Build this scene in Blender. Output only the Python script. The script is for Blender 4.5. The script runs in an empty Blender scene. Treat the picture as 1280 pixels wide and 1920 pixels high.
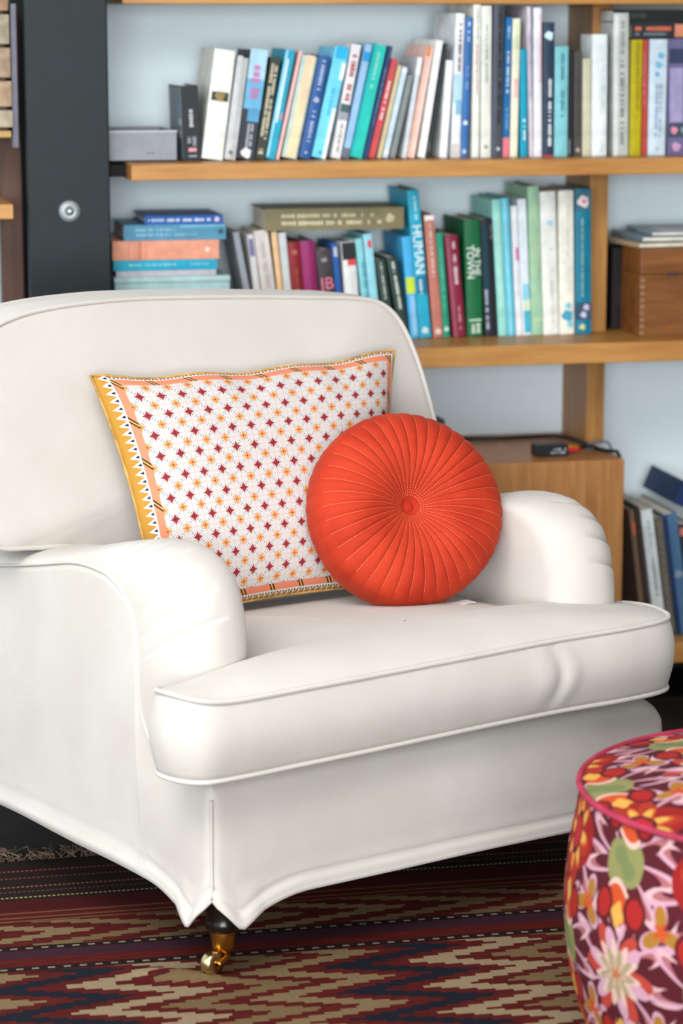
import bpy, bmesh, math, random
from mathutils import Vector, Matrix

# ------------------------------------------------------------------ camera
F_PX = 5000.0                      # focal length in pixels of the 1280x1920 frame
CAM_H = 1.4
YAW = math.radians(12.3)
TILT = math.atan((960 - 20) / F_PX)
scene = bpy.context.scene
COL = scene.collection
cam_data = bpy.data.cameras.new('camera')
cam = bpy.data.objects.new('camera', cam_data)
COL.objects.link(cam)
cam.location = (0, 0, CAM_H)
cam.rotation_euler = (math.radians(90) - TILT, 0, -YAW)
cam_data.sensor_fit = 'HORIZONTAL'
cam_data.sensor_width = 24.0
cam_data.lens = F_PX / 1280 * 24.0
cam_data.clip_start = 0.05
cam_data.dof.use_dof = True
cam_data.dof.focus_distance = 4.18
cam_data.dof.aperture_fstop = 3.4
scene.camera = cam

# ------------------------------------------------------------------ light
world = bpy.data.worlds.new('daylight')
scene.world = world
world.use_nodes = True
world.node_tree.nodes['Background'].inputs[0].default_value = (0.80, 0.90, 1.0, 1)
world.node_tree.nodes['Background'].inputs[1].default_value = 0.45


def area(name, loc, target, sx, sy, power, color):
    d = bpy.data.lights.new(name, 'AREA')
    d.shape = 'RECTANGLE'; d.size = sx; d.size_y = sy
    d.energy = power; d.color = color
    o = bpy.data.objects.new(name, d); COL.objects.link(o)
    o.location = loc
    o.rotation_euler = (Vector(target) - Vector(loc)).to_track_quat('-Z', 'Y').to_euler()
    return o


area('window_light_side', (-2.5, 2.2, 1.6), (0.6, 3.2, 0.9), 3.8, 1.9, 27, (1.0, 0.995, 0.98))
area('window_light_front', (-0.6, -4.05, 1.45), (0.5, 5.0, 1.2), 4.0, 2.0, 225, (0.94, 0.98, 1.0))
area('overhead_light', (-0.1, 2.5, 2.70), (0.1, 2.9, 0.0), 2.4, 2.2, 82, (1.0, 0.985, 0.96))  # unseen lamp added overhead to brighten upward faces; the ceiling is closed

vs = scene.view_settings
vs.view_transform = 'Standard'
vs.look = 'None'
vs.exposure = 0.98
vs.gamma = 1.0
vs.use_curve_mapping = False
scene.cycles.use_denoising = True
scene.cycles.max_bounces = 8

# ------------------------------------------------------------------ pixel helpers
_F = Vector((math.sin(YAW) * math.cos(TILT), math.cos(YAW) * math.cos(TILT), -math.sin(TILT)))
_R = Vector((math.cos(YAW), -math.sin(YAW), 0))
_U = _R.cross(_F)
_C = Vector((0, 0, CAM_H))


def ray(x, y):
    return _F + _R * ((x - 640) / F_PX) - _U * ((y - 960) / F_PX)


def at_z(x, y, z):
    d = ray(x, y)
    return _C + d * ((z - CAM_H) / d.z)


def at_y(x, y, Y):
    d = ray(x, y)
    return _C + d * (Y / d.y)


# ------------------------------------------------------------------ materials
def lin(c):
    def f(v):
        v = v / 255.0
        return v / 12.92 if v <= 0.04045 else ((v + 0.055) / 1.055) ** 2.4
    return (f(c[0]), f(c[1]), f(c[2]), 1.0)


class N:
    """a scalar socket with arithmetic, for writing patterns as expressions"""
    def __init__(s, g, sock):
        s.g = g; s.s = sock

    def _m(s, op, b=None, c=None):
        n = s.g.nodes.new('ShaderNodeMath'); n.operation = op
        for i, v in enumerate((s, b, c)):
            if v is None:
                continue
            if isinstance(v, N):
                s.g.links.new(v.s, n.inputs[i])
            else:
                n.inputs[i].default_value = v
        return N(s.g, n.outputs[0])

    def __add__(s, o): return s._m('ADD', o)
    __radd__ = __add__
    def __sub__(s, o): return s._m('SUBTRACT', o)
    def __rsub__(s, o): return (s * -1.0) + o
    def __mul__(s, o): return s._m('MULTIPLY', o)
    __rmul__ = __mul__
    def __truediv__(s, o): return s._m('DIVIDE', o)
    def abs(s): return s._m('ABSOLUTE')
    def fract(s): return s._m('FRACT')
    def floor(s): return s._m('FLOOR')
    def pow(s, p): return s._m('POWER', p)
    def sin(s): return s._m('SINE')
    def cos(s): return s._m('COSINE')
    def sqrt(s): return s._m('SQRT')
    def atan2(s, o): return s._m('ARCTAN2', o)
    def lt(s, o): return s._m('LESS_THAN', o)
    def gt(s, o): return s._m('GREATER_THAN', o)
    def min(s, o): return s._m('MINIMUM', o)
    def max(s, o): return s._m('MAXIMUM', o)
    def mod(s, o): return s._m('FLOORED_MODULO', o)
    def pingpong(s, o): return s._m('PINGPONG', o)
    def wrap(s, hi, lo): return s._m('WRAP', hi, lo)
    def step(s, e0, e1):
        n = s.g.nodes.new('ShaderNodeMapRange'); n.interpolation_type = 'SMOOTHSTEP'
        s.g.links.new(s.s, n.inputs[0])
        n.inputs[1].default_value = e0; n.inputs[2].default_value = e1
        return N(s.g, n.outputs[0])


class Mat:
    def __init__(s, name, rough=0.6, spec=0.35):
        s.m = bpy.data.materials.new(name); s.m.use_nodes = True
        s.g = s.m.node_tree
        s.b = s.g.nodes['Principled BSDF']
        s.b.inputs['Roughness'].default_value = rough
        s.b.inputs['Specular IOR Level'].default_value = spec
        s.tc = None

    def coord(s, which='UV'):
        if s.tc is None:
            s.tc = s.g.nodes.new('ShaderNodeTexCoord')
        return s.tc.outputs[which]

    def xyz(s, which='UV'):
        n = s.g.nodes.new('ShaderNodeSeparateXYZ')
        s.g.links.new(s.coord(which), n.inputs[0])
        return [N(s.g, o) for o in n.outputs]

    def scaled(s, vec, sc):
        n = s.g.nodes.new('ShaderNodeMapping')
        s.g.links.new(vec, n.inputs[0])
        n.inputs['Scale'].default_value = sc
        return n.outputs[0]

    def noise(s, scale=10, detail=3, which='Object', stretch=None, rough=0.5):
        n = s.g.nodes.new('ShaderNodeTexNoise')
        v = s.coord(which)
        if stretch:
            v = s.scaled(v, stretch)
        s.g.links.new(v, n.inputs['Vector'])
        n.inputs['Scale'].default_value = scale
        n.inputs['Detail'].default_value = detail
        n.inputs['Roughness'].default_value = rough
        return N(s.g, n.outputs[0])

    def rgb(s, c):
        n = s.g.nodes.new('ShaderNodeRGB'); n.outputs[0].default_value = lin(c)
        return n.outputs[0]

    def mix(s, fac, a, b):
        n = s.g.nodes.new('ShaderNodeMix'); n.data_type = 'RGBA'
        if isinstance(fac, N):
            s.g.links.new(fac.s, n.inputs[0])
        else:
            n.inputs[0].default_value = fac
        for i, v in ((6, a), (7, b)):
            if isinstance(v, tuple):
                n.inputs[i].default_value = lin(v)
            else:
                s.g.links.new(v, n.inputs[i])
        return n.outputs[2]

    def color(s, v):
        if isinstance(v, tuple):
            s.b.inputs['Base Color'].default_value = lin(v)
        else:
            s.g.links.new(v, s.b.inputs['Base Color'])

    def bump(s, h, strength=0.3, dist=0.002):
        n = s.g.nodes.new('ShaderNodeBump')
        n.inputs['Strength'].default_value = strength
        n.inputs['Distance'].default_value = dist
        s.g.links.new(h.s, n.inputs['Height'])
        s.g.links.new(n.outputs[0], s.b.inputs['Normal'])


_mc = {}


def plain(color, rough=0.55, spec=0.3, var=0.06, metal=0.0):
    """slightly mottled plain colour (print, paint, card)"""
    key = (color, rough, spec, var, metal)
    if key not in _mc:
        m = Mat('print_%d_%d_%d' % color, rough, spec)
        n = m.noise(35, 2)
        lo = tuple(max(0, c * (1 - var)) for c in color)
        hi = tuple(min(255, c * (1 + var * .6)) for c in color)
        m.color(m.mix(n.step(.3, .7), lo, hi))
        m.b.inputs['Metallic'].default_value = metal
        _mc[key] = m.m
    return _mc[key]


def mat_wood(name, c0, c1, axis='x', rough=0.42, scale=1.0):
    m = Mat(name, rough, 0.4)
    st = {'x': (1.2, 14, 14), 'z': (14, 14, 1.2), 'y': (14, 1.2, 14)}[axis]
    a = m.noise(4 * scale, 5, stretch=st, rough=.65)
    b = m.noise(2.0 * scale, 2)
    f = (a * .75 + b * .35).step(.30, .78)
    m.color(m.mix(f, c0, c1))
    m.bump(a, .15, .0008)
    return m.m


def mat_fabric():
    m = Mat('slipcover_cotton', 0.9, 0.12)
    a = m.noise(900, 2, stretch=(1, 1, .12))
    b = m.noise(900, 2, stretch=(.12, .12, 1))
    c = m.noise(7, 3)
    m.color(m.mix(c.step(.3, .75), (194, 188, 181), (200, 195, 189)))
    m.bump(a * .5 + b * .5 + c * 2.2, .35, .0016)
    m.b.inputs['Sheen Weight'].default_value = .15
    return m.m


def mat_velvet(npleat):
    m = Mat('orange_velvet', 0.75, 0.2)
    u, r, _ = m.xyz('UV')
    sd = ((u * npleat).fract() - .5).abs()          # .5 on a seam, 0 mid pleat
    dist = (0.5 - sd) * r * (2 * math.pi * .160 / npleat)     # metres from the seam
    dash = (r * 46.0).fract().lt(.55) * dist.lt(.0006) * r.gt(.10) * r.lt(.955)
    n1 = m.noise(14, 3)
    n2 = m.noise(260, 2)
    base = m.mix(n1.step(.3, .72), (160, 40, 20), (180, 53, 27))
    base = m.mix(n2.step(.6, .8) * .25, base, (200, 66, 40))
    m.color(m.mix(dash, base, (222, 108, 72)))
    m.bump(n2, .25, .0008)
    m.b.inputs['Sheen Weight'].default_value = .18
    m.b.inputs['Sheen Roughness'].default_value = .4
    m.b.inputs['Sheen Tint'].default_value = lin((255, 150, 110))
    return m.m


def mat_star_pillow(wd, ht):
    """white jacquard with maroon and ochre four-point stars; UV in metres from the lower left corner"""
    m = Mat('star_jacquard', 0.9, 0.1)
    x, y, _ = m.xyz('UV')
    a = 0.0348
    px, py = x / a, y / a + .1

    def star(ox, oy, r):
        sx = ((px + ox).fract() - .5).abs(); sy = ((py + oy).fract() - .5).abs()
        return sx.pow(.60) + sy.pow(.60), (sx * sx + sy * sy).sqrt()
    s1, d1 = star(0, 0, .2)
    s2, d2 = star(.5, .5, .2)
    # petals: dotted stitching along the diagonals
    a1 = px + py; a2 = px - py
    off1 = ((a1 + .5).fract() - .5).abs(); off2 = ((a2 + .5).fract() - .5).abs()
    t1 = (a2 * 5.0).fract() - .5; t2 = (a1 * 5.0).fract() - .5
    dot1 = ((off1 - .055).abs() * 5.0).pow(2.0) + t1 * t1
    dot2 = ((off2 - .055).abs() * 5.0).pow(2.0) + t2 * t2
    dots = dot1.lt(.035).max(dot2.lt(.035))
    # petal outline: circles round the nodes
    weave = m.noise(1500, 1, 'UV')
    wv = m.noise(260, 2, 'UV')
    base = m.mix(wv.step(.3, .7), (194, 191, 189), (204, 201, 199))
    halo = s1.min(s2).step(.62, .51)
    base = m.mix(halo * .55, base, (246, 205, 190))
    rings = (d1 - .5).abs().lt(.016).max((d2 - .5).abs().lt(.016))
    base = m.mix(rings * .45, base, (196, 160, 154))
    base = m.mix(dots * .85, base, (76, 84, 108))
    mar = m.mix(weave.step(.42, .58), (120, 26, 38), (160, 68, 74))
    och = m.mix(weave.step(.42, .58), (196, 112, 48), (216, 158, 98))
    base = m.mix(s1.lt(.505), base, mar)
    base = m.mix(s2.lt(.505), base, och)
    base = m.mix(d1.min(d2).lt(.035), base, (84, 30, 36))
    # salmon border with pairs of dark diagonal bars
    eb = y; et = ht - y; el = x; er = wd - x
    e = eb.min(et).min(er)
    run = (x + y * .9)
    bar = (run / .062).fract()
    bars = bar.lt(.055).max((bar - .13).abs().lt(.028))
    barm = (bar - .06).abs().lt(.07)
    sal = m.mix(weave.step(.35, .65), (212, 116, 86), (224, 146, 116))
    sal = m.mix(barm, sal, (214, 164, 86))
    sal = m.mix(bars, sal, (74, 52, 40))
    inb = e.lt(.020).max(el.lt(.034))
    base = m.mix(inb, base, sal)
    # triangle edging
    tx = ((x + .0) / .0125).fract(); tri = (tx - .5).abs() * 2.0
    ty = (y / .0135).fract(); trl = (ty - .5).abs() * 2.0
    edge = e.lt(.009)
    ec = m.mix((e / .009).gt(tri * .9 + .05), (170, 126, 62), (222, 219, 215))
    ec = m.mix((e / .009 - .30).gt(tri * 1.5) * (e / .009).lt(.8), ec, (38, 36, 66))
    base = m.mix(edge, base, ec)
    ledge = el.lt(.022)
    q = (el - .007) / .015
    lc = m.mix(q.gt(trl * .85), (176, 130, 56), (222, 219, 215))
    lc = m.mix((q - .42).gt(trl * 1.1) * q.lt(.85), lc, (40, 38, 70))
    base = m.mix(ledge, base, lc)
    m.color(base)
    m.bump(weave + wv * .6, .3, .0008)
    return m.m


def mat_floral():
    """printed floral cotton on a maroon ground; UV in metres"""
    m = Mat('floral_cotton', 0.85, 0.15)
    x, y, _ = m.xyz('UV')
    T = 0.29
    ground = (76, 24, 32)
    m.noise(1)
    nz = m.noise(16, 2, 'UV')
    x = x + (nz - .5) * .012
    col = m.rgb(ground)

    def local(cx, cy, tx=T, ty=T):
        return (x - cx).wrap(tx / 2, -tx / 2), (y - cy).wrap(ty / 2, -ty / 2)

    def rosette(cx, cy, R, k, amp, ph, c, sx=1.0, sy=1.0):
        nonlocal col
        dx, dy = local(cx, cy)
        if sx != 1.0: dx = dx / sx
        if sy != 1.0: dy = dy / sy
        d = (dx * dx + dy * dy).sqrt()
        if k:
            rr = ((dy.atan2(dx) * k + ph).cos() * amp + (1 - amp)) * R
            mk = (d - rr).lt(0.0)
        else:
            mk = d.lt(R)
        col = m.mix(mk, col, c)

    lil = (184, 140, 158); lil2 = (196, 156, 160); pale = (196, 164, 152); org = (178, 70, 34); red = (150, 34, 32)
    yel = (196, 148, 70); och = (150, 104, 40); grn = (124, 122, 76); mar = (84, 24, 28)
    C1, C2, C3, C4 = (.07, .07), (.215, .215), (.215, .07), (.07, .215)
    # feathery lilac leaves all round the medallions of the repeat
    for (cx, cy), ph, R in ((C1, .3, .112), (C2, 1.2, .108), (C3, .9, .098), (C4, 2.1, .098)):
        rosette(cx, cy, R, 9, .36, ph, lil)
        rosette(cx, cy, R * .93, 9, .46, ph + .35, lil2)
        rosette(cx, cy, R * .84, 9, .55, ph + .1, (150, 92, 96))
        rosette(cx, cy, R * .70, 9, .30, ph + .6, ground)
    # ochre sprigs between them
    for cx, cy in ((.0, .0), (.145, .145), (.145, .0), (.0, .145)):
        rosette(cx, cy, .040, 3, .45, 1.0 + cx * 9, lil)
        rosette(cx, cy, .034, 3, .45, 1.0 + cx * 9, och)
        rosette(cx, cy, .014, 5, .3, .0, org)
    # red medallion with a yellow daisy
    rosette(*C1, .074, 4, .16, .0, (132, 28, 26), .86, 1.25)
    rosette(*C1, .060, 6, .30, .8, (150, 44, 32), .86, 1.3)
    rosette(*C1, .046, 8, .26, .4, (178, 92, 36), .9, 1.2)
    rosette(*C1, .041, 8, .28, .0, yel, .9, 1.2)
    rosette(*C1, .022, 0, 0, 0, mar, .9, 1.35)
    rosette(*C1, .015, 0, 0, 0, (164, 34, 44), .9, 1.4)
    # pale speckled bloom
    rosette(*C2, .066, 6, .26, .2, (164, 60, 48))
    rosette(*C2, .060, 6, .34, 1.7, lil)
    rosette(*C2, .046, 11, .20, .3, pale)
    rosette(*C2, .036, 9, .25, .3, (150, 134, 104))
    rosette(*C2, .024, 7, .40, .3, (176, 150, 128))
    rosette(*C2, .011, 5, .3, 0, (170, 96, 60))
    # green lenses with orange hearts
    for cx, cy in (C3, C4):
        rosette(cx, cy, .050, 2, .30, .0, grn, .72, 1.15)
        rosette(cx, cy, .030, 2, .34, 1.57, (104, 112, 72), .9, .8)
        for s_ in (-1, 1):
            rosette(cx, cy + s_ * .046, .030, 2, .2, 1.5, pale)
            rosette(cx, cy + s_ * .052, .028, 2, .2, 1.5, org)
            rosette(cx + s_ * .030, cy + s_ * .058, .021, 0, 0, 0, mar, .9, 1.2)
            rosette(cx + s_ * .030, cy + s_ * .058, .015, 0, 0, 0, red, .9, 1.25)
            rosette(cx - s_ * .030, cy + s_ * .058, .021, 0, 0, 0, mar, .9, 1.2)
            rosette(cx - s_ * .030, cy + s_ * .058, .015, 0, 0, 0, red, .9, 1.25)
            rosette(cx, cy + s_ * .066, .014, 4, .12, .78, yel, .9, 1.3)
    m.color(col)
    m.bump(m.noise(900, 1, 'UV'), .2, .0006)
    return m.m


def mat_kilim():
    """flat-woven rug; object coordinates are metres in room axes"""
    m = Mat('kilim_wool', 0.95, 0.08)
    X, Y, _ = m.xyz('UV')
    red = m.mix(m.noise(60, 3, 'UV', stretch=(.3, 3, 1)).step(.3, .7), (64, 16, 15), (86, 26, 22))
    col = m.mix(0.0, red, red)

    def zig(x0, pitch, amp, per, ph, stepy, cols, fill):
        ys = (Y / stepy).floor() * stepy
        tri = ((ys + ph) / (per / 2)).pingpong(1.0)
        q = (X - x0 - tri * amp + 0.0) / pitch
        idx = q.floor().mod(float(len(cols)))
        inside = q.fract().lt(fill)
        out = red
        for i, c in enumerate(cols):
            if c is not None:
                out = m.mix(inside * (idx - float(i)).abs().lt(.5), out, c)
        return out

    cream = (136, 119, 94); tan = (106, 87, 60); navy = (19, 25, 36); tan2 = (116, 97, 70)
    zig1 = zig(.765, .128, .165, .106, .026, .0080, [navy, cream, tan, tan2], .56)
    zig2 = zig(.20, .165, .20, .106, .050, .0080, [tan2, tan, tan], .46)

    def band(y0, y1, c):
        nonlocal col
        k = Y.gt(y0) * Y.lt(y1)
        col = m.mix(k, col, c)

    def dashes(y0, y1, pitch, c, bg, fill=.5, h=.5):
        nonlocal col
        k = Y.gt(y0) * Y.lt(y1)
        col = m.mix(k, col, bg)
        k2 = ((Y - (y0 + y1) / 2).abs().lt((y1 - y0) * h / 2)) * (X / pitch).fract().lt(fill)
        col = m.mix(k2, col, c)

    band(1.0, 3.762, zig1)
    dashes(3.764, 3.783, .0235, (122, 116, 104), (30, 18, 17), .45, .34)
    band(3.783, 3.818, red)
    band(3.818, 3.852, m.rgb((52, 28, 40)))
    dashes(3.852, 3.871, .0235, (122, 116, 104), (30, 18, 17), .45, .34)
    band(3.871, 3.981, zig2)
    band(3.981, 4.034, red)
    for yy in (3.986, 4.002, 4.024):
        band(yy - .0028, yy + .0028, m.rgb((100, 72, 48)))
    band(4.034, 4.086, m.rgb((64, 19, 18)))
    band(4.086, 4.5, m.rgb((34, 27, 24)))
    for yy, c in ((4.100, (150, 136, 90)), (4.152, (140, 84, 70)), (4.196, (112, 60, 50)), (4.232, (140, 70, 56)), (4.128, (90, 60, 50))):
        dashes(yy - .0035, yy + .0035, .0075, c, (34, 27, 24), .6, .9)
    w = m.noise(700, 2, 'UV', stretch=(.25, 1, 1))
    col = m.mix(w.step(.35, .75) * .35, col, (40, 18, 16))
    m.color(col)
    m.bump(w, .5, .002)
    return m.m


M_FAB = mat_fabric()
M_OAK = mat_wood('oiled_oak', (160, 104, 48), (196, 144, 78), 'x')
M_OAKZ = mat_wood('oiled_oak_upright', (144, 96, 46), (184, 134, 72), 'z')
M_CAB = mat_wood('oak_veneer', (150, 98, 52), (192, 136, 82), 'z', .38)
M_WALN = mat_wood('dark_stained_wood', (96, 56, 22), (146, 92, 46), 'x', .4)
M_EBONY = mat_wood('ebonised_wood', (14, 9, 8), (30, 20, 16), 'z', .25)
M_BROWN = mat_wood('brown_panel', (74, 50, 42), (100, 70, 56), 'z', .6)
M_BRASS = plain((196, 140, 62), .28, .5, .12, 1.0)
M_BRASS2 = plain((206, 186, 140), .25, .5, .10, 1.0)
M_WALL = plain((225, 239, 246), .9, .1, .004)
M_CEIL = plain((240, 240, 238), .9, .1, .012)
M_PAGE = plain((226, 220, 206), .9, .1, .05)
M_STEEL = plain((17, 28, 32), .5, .3, .05)
M_BLACKP = plain((16, 16, 18), .5, .4, .1)


# ------------------------------------------------------------------ mesh helpers
def link(name, verts, faces, mat, parent=None, uv=None, smooth=True, loc=None):
    me = bpy.data.meshes.new(name)
    me.from_pydata([tuple(v) for v in verts], [], faces)
    if uv is not None:
        l = me.uv_layers.new(name='UVMap')
        for lp in me.loops:
            l.data[lp.index].uv = uv[lp.vertex_index]
    if smooth:
        for p in me.polygons:
            p.use_smooth = True
    if mat is not None:
        me.materials.append(mat)
    o = bpy.data.objects.new(name, me)
    COL.objects.link(o)
    if parent is not None:
        o.parent = parent
    if loc is not None:
        o.location = loc
    return o


def from_bm(name, bm, mat, parent=None, smooth=False, loc=None):
    me = bpy.data.meshes.new(name)
    bmesh.ops.recalc_face_normals(bm, faces=bm.faces)
    bm.to_mesh(me); bm.free()
    if smooth:
        for p in me.polygons:
            p.use_smooth = True
    me.materials.append(mat)
    o = bpy.data.objects.new(name, me)
    COL.objects.link(o)
    if parent is not None:
        o.parent = parent
    if loc is not None:
        o.location = loc
    return o


def bm_box(bm, x0, x1, y0, y1, z0, z1, bevel=0.0, seg=2):
    r = bmesh.ops.create_cube(bm, size=1.0)
    vs_ = r['verts']
    for v in vs_:
        v.co = Vector((x0 + (v.co.x + .5) * (x1 - x0), y0 + (v.co.y + .5) * (y1 - y0), z0 + (v.co.z + .5) * (z1 - z0)))
    if bevel > 0:
        es = set()
        for v in vs_:
            es.update(v.link_edges)
        bmesh.ops.bevel(bm, geom=list(es), offset=bevel, segments=seg, profile=.5, affect='EDGES')


def box(name, x0, x1, y0, y1, z0, z1, mat, parent=None, bevel=0.0, seg=2):
    bm = bmesh.new()
    bm_box(bm, x0, x1, y0, y1, z0, z1, bevel, seg)
    return from_bm(name, bm, mat, parent)


def catmull(pts, n, closed=True):
    """n points evenly spaced by length on a Catmull-Rom curve"""
    P = [Vector(p) for p in pts]
    k = len(P)
    dense = []
    segs = k if closed else k - 1
    for i in range(segs):
        if closed:
            a, b, c, d = P[(i - 1) % k], P[i], P[(i + 1) % k], P[(i + 2) % k]
        else:
            a, b, c, d = P[max(i - 1, 0)], P[i], P[i + 1], P[min(i + 2, k - 1)]
        for j in range(24):
            t = j / 24
            dense.append(.5 * ((2 * b) + (c - a) * t + (2 * a - 5 * b + 4 * c - d) * t * t + (3 * b - a - 3 * c + d) * t ** 3))
    if closed:
        dense.append(dense[0])
    else:
        dense.append(P[-1])
    L = [0.0]
    for i in range(1, len(dense)):
        L.append(L[-1] + (dense[i] - dense[i - 1]).length)
    out = []
    m = n if closed else n - 1
    j = 0
    for i in range(n):
        s = L[-1] * i / m
        while j < len(L) - 2 and L[j + 1] < s:
            j += 1
        f = 0 if L[j + 1] == L[j] else (s - L[j]) / (L[j + 1] - L[j])
        out.append(dense[j].lerp(dense[j + 1], min(max(f, 0), 1)))
    return out


def tube(name, pts, r, mat, parent=None, closed=False, sides=8, uv=False):
    P = [Vector(p) for p in pts]
    n = len(P)
    verts, faces = [], []
    up = Vector((0, 0, 1))
    prev = None
    for i in range(n):
        if closed:
            t = P[(i + 1) % n] - P[(i - 1) % n]
        else:
            t = P[min(i + 1, n - 1)] - P[max(i - 1, 0)]
        t.normalize()
        if prev is None:
            a = t.cross(up)
            if a.length < .2:
                a = t.cross(Vector((1, 0, 0)))
        else:
            a = prev - t * prev.dot(t)
        a.normalize(); prev = a
        b = t.cross(a)
        rr = r[i] if isinstance(r, (list, tuple)) else r
        for k in range(sides):
            an = 2 * math.pi * k / sides
            verts.append(P[i] + a * (math.cos(an) * rr) + b * (math.sin(an) * rr))
    m = n if closed else n - 1
    for i in range(m):
        for k in range(sides):
            i2 = (i + 1) % n
            faces.append((i * sides + k, i * sides + (k + 1) % sides, i2 * sides + (k + 1) % sides, i2 * sides + k))
    if not closed:
        faces.append(tuple(range(sides - 1, -1, -1)))
        faces.append(tuple((n - 1) * sides + k for k in range(sides)))
    return link(name, verts, faces, mat, parent)


def lathe(name, prof, mat, parent=None, n=32, loc=(0, 0, 0), axis='z'):
    verts, faces = [], []
    for r, z in prof:
        for k in range(n):
            a = 2 * math.pi * k / n
            p = (r * math.cos(a), r * math.sin(a), z)
            if axis == 'x': p = (z, p[0], p[1])
            if axis == 'y': p = (p[0], z, p[1])
            verts.append(Vector(p) + Vector(loc))
    for i in range(len(prof) - 1):
        for k in range(n):
            faces.append((i * n + k, i * n + (k + 1) % n, (i + 1) * n + (k + 1) % n, (i + 1) * n + k))
    faces.append(tuple(range(n - 1, -1, -1)))
    faces.append(tuple((len(prof) - 1) * n + k for k in range(n)))
    return link(name, verts, faces, mat, parent)


def thing(name, label, cat, loc=(0, 0, 0), rotz=0.0, group=None):
    o = bpy.data.objects.new(name, None)
    o.empty_display_size = .05
    COL.objects.link(o)
    o.location = loc
    o.rotation_euler = (0, 0, rotz)
    return tag(o, label, cat, group)


def tag(o, label, cat, group=None):
    o['label'] = label; o['category'] = cat
    if group:
        o['group'] = group
    return o


def struct(o):
    o['kind'] = 'structure'
    return o


def smoothnoise(seed):
    rnd = random.Random(seed)
    ph = [(rnd.uniform(-1, 1), rnd.uniform(-1, 1), rnd.uniform(0, 6.28), rnd.uniform(.5, 1)) for _ in range(6)]

    def f(a, b):
        return sum(w * math.sin(a * fx + b * fy + p) for fx, fy, p, w in ph) / 4
    return f


# ------------------------------------------------------------------ the room
Y_WALL = 5.35
X0, X1, YB, ZT = -2.6, 2.8, -4.2, 2.75
M_FLOOR = plain((34, 33, 34), .45, .4, .15)
M_GROUT = plain((40, 38, 35), .9, .1, .1)
fl = struct(box('floor', X0, X1, YB, Y_WALL, -.12, -.006, M_GROUT))
M_TILE = Mat('dark_slate', .75, .15)
_n = M_TILE.noise(5, 5); M_TILE.color(M_TILE.mix(_n.step(.3, .75), (26, 23, 20), (42, 38, 33)))
M_TILE.bump(M_TILE.noise(18, 4), .2, .003)
TS = .8
tile_me = None
ty = 5.08 - TS * 11
while ty < Y_WALL - .02:
    tx = X0
    while tx < X1 - .02:
        w = min(TS, X1 - tx); h = min(TS, Y_WALL - ty)
        if tile_me is None and w == TS and h == TS:
            t = box('tile', .004, TS - .004, .004, TS - .004, -.03, 0, M_TILE.m, fl, .003, 1)
            tile_me = t.data
        elif w == TS and h == TS:
            t = bpy.data.objects.new('tile', tile_me); COL.objects.link(t); t.parent = fl
        else:
            t = box('tile', .004, w - .004, .004, h - .004, -.03, 0, M_TILE.m, fl, .003, 1)
        t.location = (tx, ty, 0)
        tx += TS
    ty += TS

struct(box('wall_back', X0, X1, Y_WALL, Y_WALL + .12, 0, ZT, M_WALL))
struct(box('wall_right', X1, X1 + .12, YB, Y_WALL + .12, 0, ZT, plain((112, 104, 98), .9, .1, .05)))  # unseen wall, coloured dark to cut the light bounced from the right
struct(box('ceiling', X0 - .12, X1 + .12, YB - .12, Y_WALL + .12, ZT, ZT + .1, M_CEIL))
bm = bmesh.new()
for q in ((-1.40, -1.32, 1.3, 3.7), (1.12, 1.20, 1.3, 3.7), (-1.32, 1.12, 1.3, 1.38), (-1.32, 1.12, 3.62, 3.7)):
    bm_box(bm, *q, ZT - .06, ZT)
struct(from_bm('overhead_frame', bm, M_CEIL))  # unseen frame added round the overhead lamp, no opening in the ceiling
# walls with the window openings the daylight comes through
bm = bmesh.new()
bm_box(bm, X0 - .12, X0, YB, .2, 0, ZT); bm_box(bm, X0 - .12, X0, 4.2, Y_WALL + .12, 0, ZT)
bm_box(bm, X0 - .12, X0, .2, 4.2, 0, .45); bm_box(bm, X0 - .12, X0, .2, 4.2, 2.55, ZT)
struct(from_bm('wall_left', bm, M_WALL))
bm = bmesh.new()
bm_box(bm, X0, -2.55, YB - .12, YB, 0, ZT); bm_box(bm, 2.0, X1, YB - .12, YB, 0, ZT)
bm_box(bm, -2.55, 2.0, YB - .12, YB, 0, .4); bm_box(bm, -2.55, 2.0, YB - .12, YB, 2.6, ZT)
struct(from_bm('wall_front', bm, M_WALL))
M_FRAME = plain((238, 238, 236), .5, .3, .02)
bm = bmesh.new()
for yy in (.2, 1.5, 2.8, 4.14):
    bm_box(bm, X0 - .09, X0 - .03, yy, yy + .06, .45, 2.55)
for zz in (.45, 2.49):
    bm_box(bm, X0 - .09, X0 - .03, .2, 4.2, zz, zz + .06)
struct(from_bm('window_1', bm, M_FRAME))
bm = bmesh.new()
for xx in (-2.55, -.53, 1.94):
    bm_box(bm, xx, xx + .06, YB - .09, YB - .03, .4, 2.6)
for zz in (.4, 2.54):
    bm_box(bm, -2.55, 2.0, YB - .09, YB - .03, zz, zz + .06)
struct(from_bm('window_2', bm, M_FRAME))
struct(box('trim_dark_strip', X0, X1, Y_WALL - .015, Y_WALL, 0, .075, plain((24, 24, 26), .6, .3, .1)))  # near-black strip along the foot of the back wall

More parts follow.
